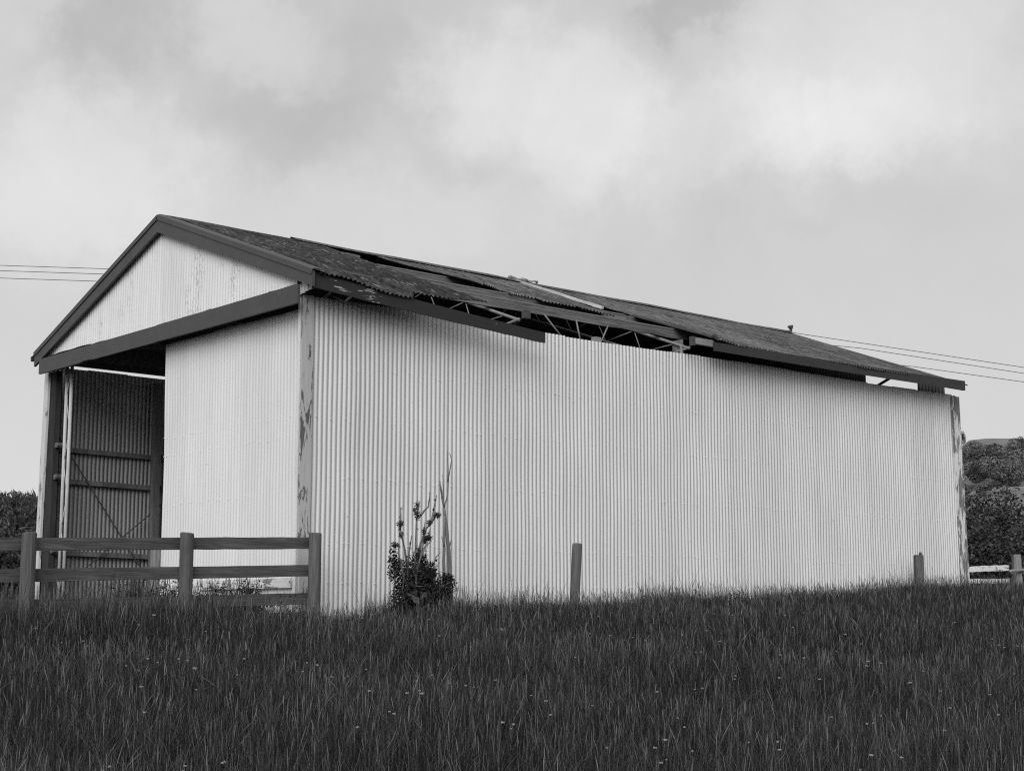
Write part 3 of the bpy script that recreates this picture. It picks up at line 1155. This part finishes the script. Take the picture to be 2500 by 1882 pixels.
for a, k1, k2, b, lab in ((649, 657, 812, 909, 'topmost of the three thin dark wires passing behind the shed roof'),
                          (662, 670, 850, 925, 'middle one of the three thin dark wires passing behind the shed roof'),
                          (680, 688, 895, 940, 'lowest of the three thin dark wires passing behind the shed roof')):
    p0, p1 = at(-400, a - 14, 62), at(270, k1, 62)
    q0, q1 = at(1933 if a == 649 else (2100 if a == 662 else 2230), k2, 62), at(2900, b + 48 - 0 * a, 62)
    # the two spans meet behind the roof
    u = (p1 - p0).normalized()
    mid = p1 + u * 18
    m = MB()
    pts = [p0.lerp(p1, i / 8) for i in range(9)] + [p1.lerp(q0, 0.5)] + [q0.lerp(q1, i / 8) for i in range(9)]
    m.tube(pts, 0.014, 5)
    o = m.build('power_line', M_WIRE)
    tag(o, lab, 'power line', 'power lines behind the shed')


# ================================================================== foliage
def leaf_cloud(centres, radii, n, size, rs, scatter_n=0.55, droop=0.3, aspect=0.6, tonebase=0.45, tonevar=0.22, shell=0.55):
    """leaf quads scattered through the outer volume of several lobes; returns V, F, tone"""
    centres = np.array(centres, float)
    radii = np.array(radii, float)
    if radii.ndim == 1:
        radii = np.stack([radii] * 3, 1)
    wgt = radii.prod(1) ** (2 / 3)
    idx = rs.choice(len(centres), n, p=wgt / wgt.sum())
    u = rs.normal(size=(n, 3))
    u /= np.linalg.norm(u, axis=1)[:, None]
    rr = shell + (1 - shell) * rs.rand(n) ** 0.6
    rr = rr * (1 + 0.12 * np.sin(u[:, 0] * 7 + idx) * np.sin(u[:, 1] * 6 + 2 * idx) + 0.08 * np.sin(u[:, 2] * 11 + idx))
    P = centres[idx] + u * radii[idx] * rr[:, None]
    lobe_t = rs.uniform(-0.16, 0.16, len(centres))[idx]
    nrm = u * (1.25 - scatter_n) + rs.normal(size=(n, 3)) * scatter_n + np.array([0, 0, 0.5])
    nrm /= np.linalg.norm(nrm, axis=1)[:, None]
    a = np.cross(nrm, rs.normal(size=(n, 3)))
    a /= np.linalg.norm(a, axis=1)[:, None] + 1e-9
    b = np.cross(nrm, a)
    sz = size * rs.uniform(0.6, 1.35, n)[:, None]
    l = a * sz
    wv = b * sz * aspect * 0.5
    V = np.stack([P - l * 0.5, P + wv - nrm * sz * 0.10, P + l * 0.5 - nrm * sz * droop * 0.3, P - wv - nrm * sz * 0.10], 1).reshape(-1, 3)
    F = np.arange(n * 4).reshape(n, 4)
    tone = np.clip(tonebase + lobe_t + rs.normal(size=n) * tonevar, 0.02, 1)
    return V, F, np.repeat(tone, 4)


def crown(rs, cx, cy, cz, rx, rz, lobes, n, size, **kw):
    c, r = [], []
    for i in range(lobes):
        u = rs.normal(size=3)
        u /= np.linalg.norm(u)
        k = rs.uniform(0.35, 0.75)
        c.append((cx + u[0] * rx * k, cy + u[1] * rx * k, cz + u[2] * rz * k))
        q = rs.uniform(0.30, 0.55)
        r.append((rx * q, rx * q, rz * q * 0.85))
    return leaf_cloud(c, r, n, size, rs, **kw)


def limbs(m, rs, x, y, z0, z1, r, spread, k=6):
    """tapered trunk and limbs"""
    top = (x + rs.uniform(-.1, .1) * spread, y + rs.uniform(-.1, .1) * spread, z0 + (z1 - z0) * 0.8)
    m.tube([(x, y, z0), (x, y, z0 + (z1 - z0) * 0.35), top], [r, r * 0.8, r * 0.25], 8)
    for i in range(k):
        f = rs.uniform(0.15, 0.6)
        a = rs.uniform(0, 6.28)
        zb = z0 + (z1 - z0) * f
        e = (x + math.cos(a) * spread * 0.8, y + math.sin(a) * spread * 0.8, zb + (z1 - z0) * rs.uniform(0.15, 0.4))
        md = (x + math.cos(a) * spread * 0.4, y + math.sin(a) * spread * 0.4, zb + (e[2] - zb) * 0.6)
        m.tube([(x, y, zb), md, e], [r * 0.5, r * 0.35, r * 0.12], 6)


def tree(name, label, cat, d, b, z_base, top, rx, lobes, n, size, mat, seed, group=None, trunk_r=0.1, **kw):
    rs = np.random.RandomState(seed)
    x, y = far_xy(d, b)
    t = empty(name, (x, y, z_base), label, cat, group)
    h = top - z_base
    V, F, T = crown(rs, x, y, z_base + h * 0.54, rx, h * 0.52, lobes, n, size, **kw)
    npmesh('crown', V, [F], mat, T, t)
    m = MB()
    limbs(m, rs, x, y, z_base - 0.3, z_base + h * 0.8, trunk_r, rx * 0.8)
    m.build('trunk', M_TRUNK, t, smooth=True)
    return t


# broadleaf bushes left of the shed
tree('bush', 'dark broadleaf bush behind the fence, farthest out from the shed wall', 'bush', 33, -0.345, -0.5, 2.05, 1.5, 22, 9000, 0.10, M_LEAF, 51, 'bushes behind the rail fence', tonebase=0.30)
tree('bush', 'dark broadleaf bush showing between two rails beside the flaking door post', 'bush', 35, -0.305, -0.5, 2.0, 1.3, 20, 8000, 0.10, M_LEAF, 52, 'bushes behind the rail fence', tonebase=0.33)


def pine(d, b, top, rx, seed, label):
    rs = np.random.RandomState(seed)
    x, y = far_xy(d, b)
    t = empty('pine_tree', (x, y, -0.8), label, 'tree', 'pines left of the shed')
    V, F, T = [], [], []
    m = MB()
    m.tube([(x, y, -1.0), (x, y, top * 0.6), (x, y, top)], [0.25, 0.15, 0.02], 8)
    off = 0
    for i in range(150):
        f = rs.uniform(0.12, 1.0)
        a = rs.uniform(0, 6.28)
        r = rx * (1 - f) ** 0.75 * rs.uniform(0.5, 1.05) + 0.12
        zc = top * f
        e = np.array([x + math.cos(a) * r, y + math.sin(a) * r, zc + r * 0.35])
        s0 = np.array([x, y, zc - r * 0.1])
        if i % 3 == 0:
            m.tube([tuple(s0), tuple(e)], [0.04, 0.01], 5)
        k = 26
        q = rs.uniform(0.25, 1.0, k)[:, None]
        P = s0 + (e - s0) * q + rs.normal(size=(k, 3)) * 0.14
        dr = (e - s0) / np.linalg.norm(e - s0) * 0.5 + rs.normal(size=(k, 3)) * 0.45 + np.array([0, 0, 0.6])
        dr /= np.linalg.norm(dr, axis=1)[:, None]
        sd_ = np.cross(dr, rs.normal(size=(k, 3)))
        sd_ /= np.linalg.norm(sd_, axis=1)[:, None]
        ln = rs.uniform(0.2, 0.45, k)[:, None]
        v = np.stack([P - sd_ * 0.06, P + sd_ * 0.06, P + dr * ln], 1).reshape(-1, 3)
        V.append(v)
        F.append(np.arange(k * 3).reshape(k, 3) + off)
        off += k * 3
        T.append(np.repeat(np.clip(rs.normal(0.45, 0.2, k), 0, 1), 3))
    npmesh('crown', np.vstack(V), [np.vstack(F)], M_NEEDLE, np.concatenate(T), t)
    m.build('trunk', M_TRUNK, t)


for i, (px, d, py, rx) in enumerate(((-22, 92, 1212, 2.0), (8, 84, 1204, 1.5), (46, 80, 1203, 1.5), (62, 88, 1205, 1.4), (84, 84, 1209, 1.6), (118, 90, 1205, 2.0))):
    b = (px - 1250) / 3766.09 * 1.0
    top = (1505.6 - py) / 3766.09 * d * 0.94
    pine(d, b, top, rx, 70 + i, ['pine at the outer edge of the row left of the shed', 'slim pine with a thin leading tip left of the shed',
                                'broad headed pine standing in the middle of the row left of the shed', 'pine just right of the broad headed one, left of the shed',
                                'pine next to the flaking door post', 'pine half hidden behind the shed door post'][i])

# near bushes at the right
tree('bush', 'large dark broadleaf bush right behind the flaking white rails', 'bush', 44, 0.300, -0.2, 3.1, 1.55, 26, 12000, 0.11, M_LEAF, 81, 'broadleaf bushes beyond the far shed corner', tonebase=0.26)
tree('bush', 'broadleaf bush with loose upper sprays standing out over the pale square post', 'bush', 42, 0.340, -0.2, 3.35, 1.5, 22, 8000, 0.11, M_LEAF, 82, 'broadleaf bushes beyond the far shed corner', tonebase=0.30)
tree('round_tree', 'round dark tree rising above the bushes beside the far shed corner', 'tree', 78, 0.304, 0.6, 6.75, 2.5, 22, 8000, 0.18, M_LEAF, 83, tonebase=0.22)

# trees over the far hillside, each of them standing on the hill
protos = []
for k in range(5):
    rs = np.random.RandomState(200 + k)
    V, F, T = crown(rs, 0, 0, 3.1, 3.4, 2.9, 9, 3400, 0.36, scatter_n=0.22, shell=0.75, tonebase=0.42 + 0.11 * (k - 2), tonevar=0.2)
    me = bpy.data.meshes.new('hillside_tree')
    m = MB()
    m.tube([(0, 0, -1.0), (0, 0, 1.5), (0.2, 0, 3.5)], [0.25, 0.2, 0.05], 6)
    nv = len(V)
    V2 = np.vstack([V, np.array([tuple(v) for v in m.v])])
    fq = np.array([f for f in m.f if len(f) == 4]) + nv
    o = npmesh('hillside_tree', V2, [F, fq], M_LEAFFAR, np.concatenate([T, np.full(len(m.v), 0.4)]))
    protos.append(o)
rs = np.random.RandomState(77)
used = set()
for d0 in np.geomspace(118, 440, 30):
    step = 6.2 / (d0 * HK) * (0.75 + d0 / 600)
    for b in np.arange(0.287, 0.352, step):
        d = (d0 + rs.uniform(-6, 6)) * HK
        bb = b + rs.uniform(-0.4, 0.4) * step
        base = float(hill_h(d, bb)) - 0.8
        py = 1505.6 - 3766.09 * base / d
        px = 1250 + 3766.09 * bb
        # the wood climbs from the shed corner up to the right and leaves a strip of pasture under the skyline
        edge = np.interp(px, [2340, 2352, 2367, 2388, 2450, 2475, 2505, 2600], [1150, 1137, 1109, 1102, 1096, 1084, 1072, 1060]) + 24
        low = np.interp(px, [2380, 2410, 2440, 2500], [1262, 1232, 1214, 1196])
        if py < edge or py > low:
            continue
        s = rs.uniform(0.7, 1.45)
        k = rs.randint(5)
        if k in used:
            o = protos[k].copy()
            COL.objects.link(o)
        else:
            o = protos[k]
            used.add(k)
        x, y = far_xy(d, bb)
        o.location = (x, y, base - 0.3)
        o.rotation_euler = (0, 0, rs.uniform(0, 6.28))
        o.scale = (s, s, s * rs.uniform(0.8, 1.35))
        tag(o, 'leafy tree in the dense wood covering the far hillside', 'tree', 'trees of the wood on the far hillside')
for px, py, d, sx, sz, lab in ((2346, 1085, 1230, 1.55, 2.6, 'tall lone tree on the skyline touching the far shed corner'), (2375, 1097, 1180, 0.55, 0.75, 'small round lone tree on the bare pasture just under the skyline')):
    o = protos[0].copy()
    COL.objects.link(o)
    b = (px - 1250) / 3744.0
    dd = np.linspace(500, 1500, 400)
    ang = hill_h(dd, b) / dd
    if sx > 1:
        d = float(dd[np.argmax(ang)]) - 15
    else:   # part way down the face of the hill
        d = float(dd[np.argmin(np.abs(ang - (ang.max() - 0.0062)))])
    x, y = far_xy(d, b)
    o.location = (x, y, float(hill_h(d, b)) - 1.2)
    o.scale = (sx, sx, sz)
    tag(o, lab, 'tree')


# shrub against the wall
def twig(m, pts, r0, r1, n=6):
    pts = [Vector(p) for p in pts]
    fine = []
    for i in range(len(pts) - 1):
        for q in range(3):
            f = q / 3
            c = pts[i].lerp(pts[i + 1], f)
            c += Vector((rnd.uniform(-1, 1), rnd.uniform(-1, 1), rnd.uniform(-1, 1))) * 0.006
            fine.append(c)
    fine.append(pts[-1])
    m.tube(fine, [r0 + (r1 - r0) * i / (len(fine) - 1) for i in range(len(fine))], n)


shrub = empty('shrub', (1.3, -0.9, -0.1), 'scraggy half dead shrub with bare stems and leafy tufts against the white wall', 'shrub')
m = MB()
SY = -0.9
stems = [[(1.22, SY, -0.1), (1.22, SY, 0.6), (1.23, SY, 1.0), (1.27, SY + .03, 1.28), (1.30, SY, 1.50)],
         [(1.20, SY, 0.2), (1.10, SY + .05, 0.85), (0.99, SY, 1.08), (0.98, SY, 1.22)], [(0.98, SY, 1.1), (0.985, SY, 1.40)],
         [(1.27, SY, 1.28), (1.40, SY - .04, 1.42), (1.43, SY - .04, 1.60)],
         [(1.25, SY, 0.7), (1.36, SY + .06, 0.95), (1.45, SY + .05, 1.15), (1.56, SY + .02, 1.28), (1.58, SY, 1.33)], [(1.49, SY, 1.22), (1.53, SY, 1.40), (1.575, SY, 1.59)],
         [(1.0, SY, -0.1), (1.02, SY - .04, 0.5), (0.92, SY - .06, 0.8), (0.93, SY - .05, 0.93)], [(1.1, SY, 0.3), (1.08, SY - .05, 0.8), (1.13, SY - .05, 1.04)],
         [(1.3, SY, 0.4), (1.33, SY, 0.8), (1.38, SY, 1.08), (1.37, SY, 1.22)], [(1.4, SY, 0.42), (1.6, SY + .1, 0.56), (1.66, SY + .12, 0.78), (1.80, SY + .2, 0.85)],
         [(1.16, SY - .1, 0.0), (1.17, SY - .1, 0.5), (1.25, SY - .12, 0.9)], [(1.3, SY - .1, 0.1), (1.6, SY - .1, 0.4), (1.85, SY - .08, 0.48)],
         [(1.36, SY, 0.95), (1.46, SY, 1.08), (1.47, SY, 1.12)], [(1.2, SY, 0.5), (1.3, SY - .1, 0.9), (1.42, SY - .1, 0.98)]]
for st in stems:
    twig(m, st, 0.017, 0.005)
m.build('stems', M_BARK, shrub, smooth=True)
rs = np.random.RandomState(91)
cc, rr_, = [], []
for (x, z, rx, rz) in ((1.05, 0.25, 0.22, 0.32), (1.25, 0.30, 0.25, 0.38), (1.35, 0.55, 0.20, 0.26), (1.50, 0.30, 0.24, 0.22), (1.72, 0.40, 0.16, 0.18), (1.62, 0.22, 0.2, 0.16), (0.90, 0.65, 0.10, 0.26), (1.30, 0.78, 0.10, 0.16), (1.15, 0.55, 0.2, 0.25), (1.45, 0.52, 0.16, 0.18), (1.8, 0.5, 0.10, 0.08),
                       (0.95, 1.19, 0.055, 0.05), (1.575, 1.33, 0.06, 0.05), (1.44, 1.22, 0.045, 0.05), (1.27, 1.33, 0.05, 0.10), (1.29, 1.45, 0.04, 0.06), (1.37, 1.00, 0.05, 0.06), (1.42, 1.02, 0.06, 0.04), (0.90, 0.92, 0.06, 0.05), (1.01, 1.05, 0.04, 0.05), (1.33, 1.10, 0.03, 0.08), (1.20, 1.38, 0.025, 0.04)):
    cc.append((x, SY + rs.uniform(-.05, .05), z))
    rr_.append((rx, min(rx, 0.22), rz))
V, F, T = leaf_cloud(cc[:11], rr_[:11], 8500, 0.046, rs, shell=0.1, aspect=0.45, tonebase=0.25, tonevar=0.25)
V2, F2, T2 = leaf_cloud(cc[11:], rr_[11:], 1500, 0.030, rs, shell=0.1, aspect=0.35, tonebase=0.22, tonevar=0.25)
spots = []
for k in range(70):
    st = stems[rs.randint(len(stems))]
    q = rs.randint(len(st) - 1)
    f = rs.rand()
    p0, p1 = np.array(st[q]), np.array(st[q + 1])
    p = p0 + (p1 - p0) * f
    if p[2] > 0.45:
        spots.append(tuple(p + rs.normal(size=3) * 0.012))
Vb, Fb, Tb = leaf_cloud(spots, [0.022] * len(spots), 420, 0.030, rs, shell=0.1, aspect=0.3, tonebase=0.25)
V2, F2, T2 = np.vstack([V2, Vb]), np.vstack([F2, Fb + len(V2)]), np.concatenate([T2, Tb])
V3, F3, T3 = leaf_cloud([(1.15, SY - .2, 0.3), (1.05, SY - .2, 0.2)], [0.16, 0.14], 26, 0.17, rs, shell=0.3, aspect=0.45, tonebase=0.45)
npmesh('foliage', np.vstack([V, V2, V3]), [np.vstack([F, F2 + len(V), F3 + len(V) + len(V2)])], M_SHRUB, np.concatenate([T, T2, T3]), shrub)

sap = MB()
QY = -0.45
for pts, a, b in (([(2.21, QY, -0.1), (2.19, QY, 0.30), (2.165, QY, 0.65), (2.135, QY, 0.95), (2.10, QY, 1.22), (2.06, QY, 1.47)], 0.036, 0.021),
                  ([(2.10, QY + .03, -0.1), (2.09, QY + .03, 0.5), (2.085, QY + .02, 0.9), (2.07, QY, 1.35)], 0.026, 0.015),
                  ([(2.06, QY, 1.47), (2.02, QY, 1.66), (1.985, QY, 1.83)], 0.015, 0.010),
                  ([(2.06, QY, 1.45), (2.05, QY, 1.70), (2.03, QY, 1.92)], 0.010, 0.004),
                  ([(2.065, QY, 1.46), (2.12, QY, 1.66), (2.14, QY, 1.90), (2.185, QY, 2.15), (2.14, QY, 2.22)], 0.012, 0.004),
                  ([(2.13, QY, 1.82), (2.12, QY, 2.1), (2.12, QY, 2.34)], 0.012, 0.004),
                  ([(2.03, QY, 1.6), (1.99, QY, 1.72)], 0.012, 0.005), ([(2.07, QY, 0.95), (2.02, QY, 1.08)], 0.012, 0.005), ([(2.16, QY, 0.95), (2.20, QY, 1.05)], 0.01, 0.004)):
    twig(sap, pts, a, b, 7)
o = sap.build('dead_sapling', M_BARK, smooth=True)
tag(o, 'tall bare dead sapling with forked top beside the shrub at the white wall', 'tree')


# ================================================================== grass
def gnoise(x, y):
    return (np.sin(x * 1.3 + 0.7 * y + 1.1) + np.sin(1.9 * y - 0.8 * x + 2.0) + np.sin(2.9 * x + 2.3 * y + 0.3) * 0.7 + np.sin(5.1 * x - 4.3 * y) * 0.5 + np.sin(8.3 * y + 6.1 * x + 1) * 0.4) / 3.6


def blades(x, y, h, wd, lean, curl, tone, rs, levels=(0.0, 0.4, 0.75, 1.0), prof=(1.0, 0.85, 0.5, 0.0)):
    """tapering curved blades; returns V, F4, F3, tone"""
    n = len(x)
    z = ground_z(x, y) - 0.03
    a = rs.uniform(0, 2 * np.pi, n)
    dx, dy = np.cos(a), np.sin(a)
    fa = a + np.pi / 2 + rs.normal(size=n) * 0.5
    wx, wy = np.cos(fa), np.sin(fa)
    rows = []
    for t, p in zip(levels, prof):
        bend = lean * t + curl * t * t
        drop = 0.35 * curl * curl * t ** 3
        cx, cy, cz = x + dx * bend * h, y + dy * bend * h, z + h * (t - drop * 1.0)
        if p > 0:
            rows.append(np.stack([cx - wx * wd * p / 2, cy - wy * wd * p / 2, cz], 1))
            rows.append(np.stack([cx + wx * wd * p / 2, cy + wy * wd * p / 2, cz], 1))
        else:
            rows.append(np.stack([cx, cy, cz], 1))
    k = len(rows)
    V = np.stack(rows, 1).reshape(-1, 3)
    o = np.arange(n)[:, None] * k
    F4, F3 = [], []
    for i in range(len(levels) - 2):
        F4.append(o + np.array([2 * i, 2 * i + 1, 2 * i + 3, 2 * i + 2]))
    if prof[-1] == 0:
        F3.append(o + np.array([k - 3, k - 2, k - 1]))
    else:
        i = len(levels) - 2
        F4.append(o + np.array([2 * i, 2 * i + 1, 2 * i + 3, 2 * i + 2]))
    return V, np.vstack(F4), (np.vstack(F3) if F3 else np.zeros((0, 3), int)), np.repeat(tone, k)


def grass_height(x, y):
    g = gnoise(x, y)
    h = 0.31 + 0.09 * g
    wall = np.clip((-y - 0.1) / 1.6, 0, 1)
    lump = 0.62 + 0.42 * np.clip(0.5 + 0.6 * np.sin(1.55 * x + 0.6) * np.cos(0.47 * x + 1.0) + 0.35 * np.sin(4.3 * x + 1.2), 0, 1.3)
    h = h * (wall + (1 - wall) * lump)
    h = h + 0.15 * np.clip((-1.2 - x) / 1.0, 0, 1) * np.clip((y + 4.0) / 2.0, 0, 1)
    h = np.where((x > -0.4) & (x < 0.9) & (y > -1.6), h * 0.45, h)
    h = np.where((x > 6.9) & (x < 8.8) & (y > -1.6), h * 0.6, h)
    return h


def keep(x, y):
    inside = (x > -0.12) & (x < 15.35) & (y > -0.06) & (y < 8.1)
    return ~inside


def scatter(n, dmin, dmax, power, rs, half=0.44):
    f = rs.rand(n) ** power
    d = dmin + (dmax - dmin) * f
    b = rs.uniform(-half, half, n)
    x = CAM_P.x + HF.x * d + rgt.x * b * d
    y = CAM_P.y + HF.y * d + rgt.y * b * d
    k = keep(x, y)
    return x[k], y[k], d[k]


def build_grass():
    rs = np.random.RandomState(5)
    parts = []
    # thick sward
    x, y, d = scatter(720000, 4.6, 31, 0.95, rs)
    h = grass_height(x, y) * rs.uniform(0.35, 1.2, len(x))
    wd = np.clip(0.0026 + 0.00024 * (d - 6), 0.0024, 0.009) * rs.uniform(0.6, 1.4, len(x))
    patch = 0.16 * gnoise(x * 0.55 + 3, y * 0.55)
    tone = np.clip(np.where(rs.rand(len(x)) < 0.76, rs.uniform(0.02, 0.16, len(x)), rs.uniform(0.3, 0.95, len(x))) + patch * 0.4, 0.02, 1)
    parts.append(blades(x, y, h, wd, rs.normal(size=len(x)) * np.where(rs.rand(len(x)) < 0.45, 0.55, 0.2), np.abs(rs.normal(size=len(x))) * 0.7, tone, rs))
    # long arching blades
    x, y, d = scatter(34000, 4.6, 29, 1.0, rs)
    h = grass_height(x, y) * rs.uniform(0.8, 1.45, len(x))
    wd = np.clip(0.0017 + 0.00020 * (d - 6), 0.0016, 0.008) * rs.uniform(0.7, 1.3, len(x))
    tone = np.clip(rs.normal(0.36, 0.2, len(x)), 0.05, 1)
    parts.append(blades(x, y, h, wd, rs.normal(size=len(x)) * 0.35, np.abs(rs.normal(size=len(x))) * 0.7 + 0.25, tone, rs,
                        (0.0, 0.25, 0.5, 0.75, 1.0), (0.9, 1.0, 0.85, 0.5, 0.0)))
    # seed stalks with a narrow head
    x, y, d = scatter(30000, 4.6, 29, 0.9, rs)
    h = grass_height(x, y) * rs.uniform(1.05, 1.55, len(x))
    wd = np.clip(0.0026 + 0.00018 * (d - 6), 0.0025, 0.009) * rs.uniform(0.8, 1.3, len(x))
    tone = np.clip(rs.normal(0.5, 0.28, len(x)), 0.05, 1)
    parts.append(blades(x, y, h, wd, rs.normal(size=len(x)) * 0.16, np.abs(rs.normal(size=len(x))) * 0.22, tone, rs,
                        (0.0, 0.5, 0.76, 0.80, 0.88, 0.96, 1.0), (0.45, 0.36, 0.34, 1.0, 1.25, 0.8, 0.0)))
    # ragged tall growth against the foot of the long wall
    n = 9000
    x, y = rs.uniform(0.9, 17.5, n), -0.12 - 2.2 * rs.rand(n) ** 1.5
    kk = (np.sin(x * 2.1) + np.sin(x * 5.3 + 1) + 1.2 * rs.rand(n)) > -0.1
    x, y = x[kk], y[kk]
    h = rs.uniform(0.20, 0.62, len(x)) * np.where(rs.rand(len(x)) < 0.12, 1.5, 1.0) * (0.75 + 0.35 * np.sin(x * 1.55 + 0.6) * np.cos(0.47 * x + 1.0))
    tone = np.clip(rs.normal(0.3, 0.2, len(x)), 0.03, 1)
    parts.append(blades(x, y, h, rs.uniform(0.003, 0.007, len(x)), rs.normal(size=len(x)) * 0.22, np.abs(rs.normal(size=len(x))) * 0.6, tone, rs,
                        (0.0, 0.25, 0.5, 0.75, 1.0), (0.9, 1.0, 0.85, 0.5, 0.0)))
    V, F4, F3, T = [], [], [], []
    off = 0
    for v, f4, f3, t in parts:
        V.append(v)
        F4.append(f4 + off)
        F3.append(f3 + off)
        T.append(t)
        off += len(v)
    o = npmesh('grass', np.vstack(V), [np.vstack(F4), np.vstack(F3)], M_GRASS, np.concatenate(T))
    tag(o, 'tall rough grass covering the slope up to the shed', 'grass', kind='stuff')


build_grass()


def build_weeds():
    """broadleaf weeds along the fence and the foot of the walls"""
    rs = np.random.RandomState(15)
    Vs, Fs, Ts = [], [], []
    off = 0
    spots = []
    for i in range(150):
        spots.append((rs.uniform(-5.8, -0.2), rs.uniform(-0.9, 1.6), rs.uniform(0.22, 0.48)))
    for i in range(60):
        spots.append((rs.uniform(-2.5, 0.0), rs.uniform(0.0, 5.5), rs.uniform(0.25, 0.5)))
    for i in range(70):
        spots.append((rs.uniform(-2.6, -0.5), rs.uniform(-0.4, 0.5), rs.uniform(0.42, 0.72)))
    for i in range(22):
        xx = rs.uniform(2.4, 12.5)
        spots.append((xx, rs.uniform(-1.9, -0.5), rs.uniform(0.15, 0.30)))
    for x, y, h in spots:
        if not keep(np.array([x]), np.array([y]))[0]:
            continue
        z = float(ground_z(x, y))
        v, f, t = leaf_cloud([(x, y, z + h * 0.45)], [(0.16, 0.16, h * 0.55)], 190, 0.042, rs, shell=0.05, aspect=0.4, tonebase=0.35, tonevar=0.25)
        for q in range(7):   # stalks, each a thin upright blade
            a = rs.uniform(0, 6.28)
            tx, ty = x + 0.15 * math.cos(a), y + 0.15 * math.sin(a)
            zz = z + h * rs.uniform(0.8, 1.15)
            v = np.vstack([v, [(x - 0.004, y, z), (x + 0.004, y, z), (tx + 0.002, ty, zz), (tx - 0.002, ty, zz)]])
            f = np.vstack([f, [[len(v) - 4, len(v) - 3, len(v) - 2, len(v) - 1]]])
            t = np.concatenate([t, np.full(4, 0.5)])
        Vs.append(v)
        Fs.append(f + off)
        Ts.append(t)
        off += len(v)
    o = npmesh('weeds', np.vstack(Vs), [np.vstack(Fs)], M_WEED, np.concatenate(Ts))
    tag(o, 'leafy weeds growing along the rail fence and wall foot', 'weeds', kind='stuff')


build_weeds()

# small white flowers standing among the grass
rs = np.random.RandomState(33)
fm = MB()
fm.tube([(0, 0, 0), (0.004, 0, 0.2), (0, 0.004, 0.40)], [0.002, 0.0018, 0.0015], 5)
stem_faces = len(fm.f)
for i in range(9):
    a = i * 2.4
    r = 0.006 * math.sqrt(i)
    cx, cy, cz = r * math.cos(a), r * math.sin(a), 0.40 + 0.004 * math.cos(i)
    fm.tube([(cx * 0.9, cy * 0.9, 0.395), (cx, cy, cz), (cx, cy, cz + 0.004)], [0.002, 0.0075, 0.003], 6)
me0 = None
pts = []
clusters = [(rs.uniform(-0.30, 0.33), rs.uniform(7.5, 19)) for _ in range(16)]
for i in range(170):
    if i % 2:
        cb, cdist = clusters[rs.randint(len(clusters))]
        b, d = cb + rs.normal() * 0.03, cdist + rs.normal() * 0.5
    else:
        b, d = rs.uniform(-0.32, 0.33), 6.8 + 13 * rs.rand()
    x, y = far_xy(d, b)
    if y > -1.2 or not keep(np.array([x]), np.array([y]))[0]:
        continue
    pts.append((x, y))
for i, (x, y) in enumerate(pts):
    if me0 is None:
        o = fm.build('wild_flower', M_PETAL)
        o.data.materials.append(M_GRASS)
        for k, p in enumerate(o.data.polygons):
            if k < stem_faces:
                p.material_index = 1
        me0 = o
    else:
        o = me0.copy()
        COL.objects.link(o)
    h = float(grass_height(np.array([x]), np.array([y]))[0])
    s = h / 0.40 * rs.uniform(0.85, 1.15)
    o.location = (x, y, float(ground_z(x, y)) - 0.02)
    q = rs.uniform(0.45, 0.95)
    o.scale = (s * q, s * q, s)
    o.rotation_euler = (rs.normal() * 0.1, rs.normal() * 0.1, rs.uniform(0, 6.28))
    tag(o, 'small flat white flower head standing among the long grass', 'flower', 'white flowers in the grass')
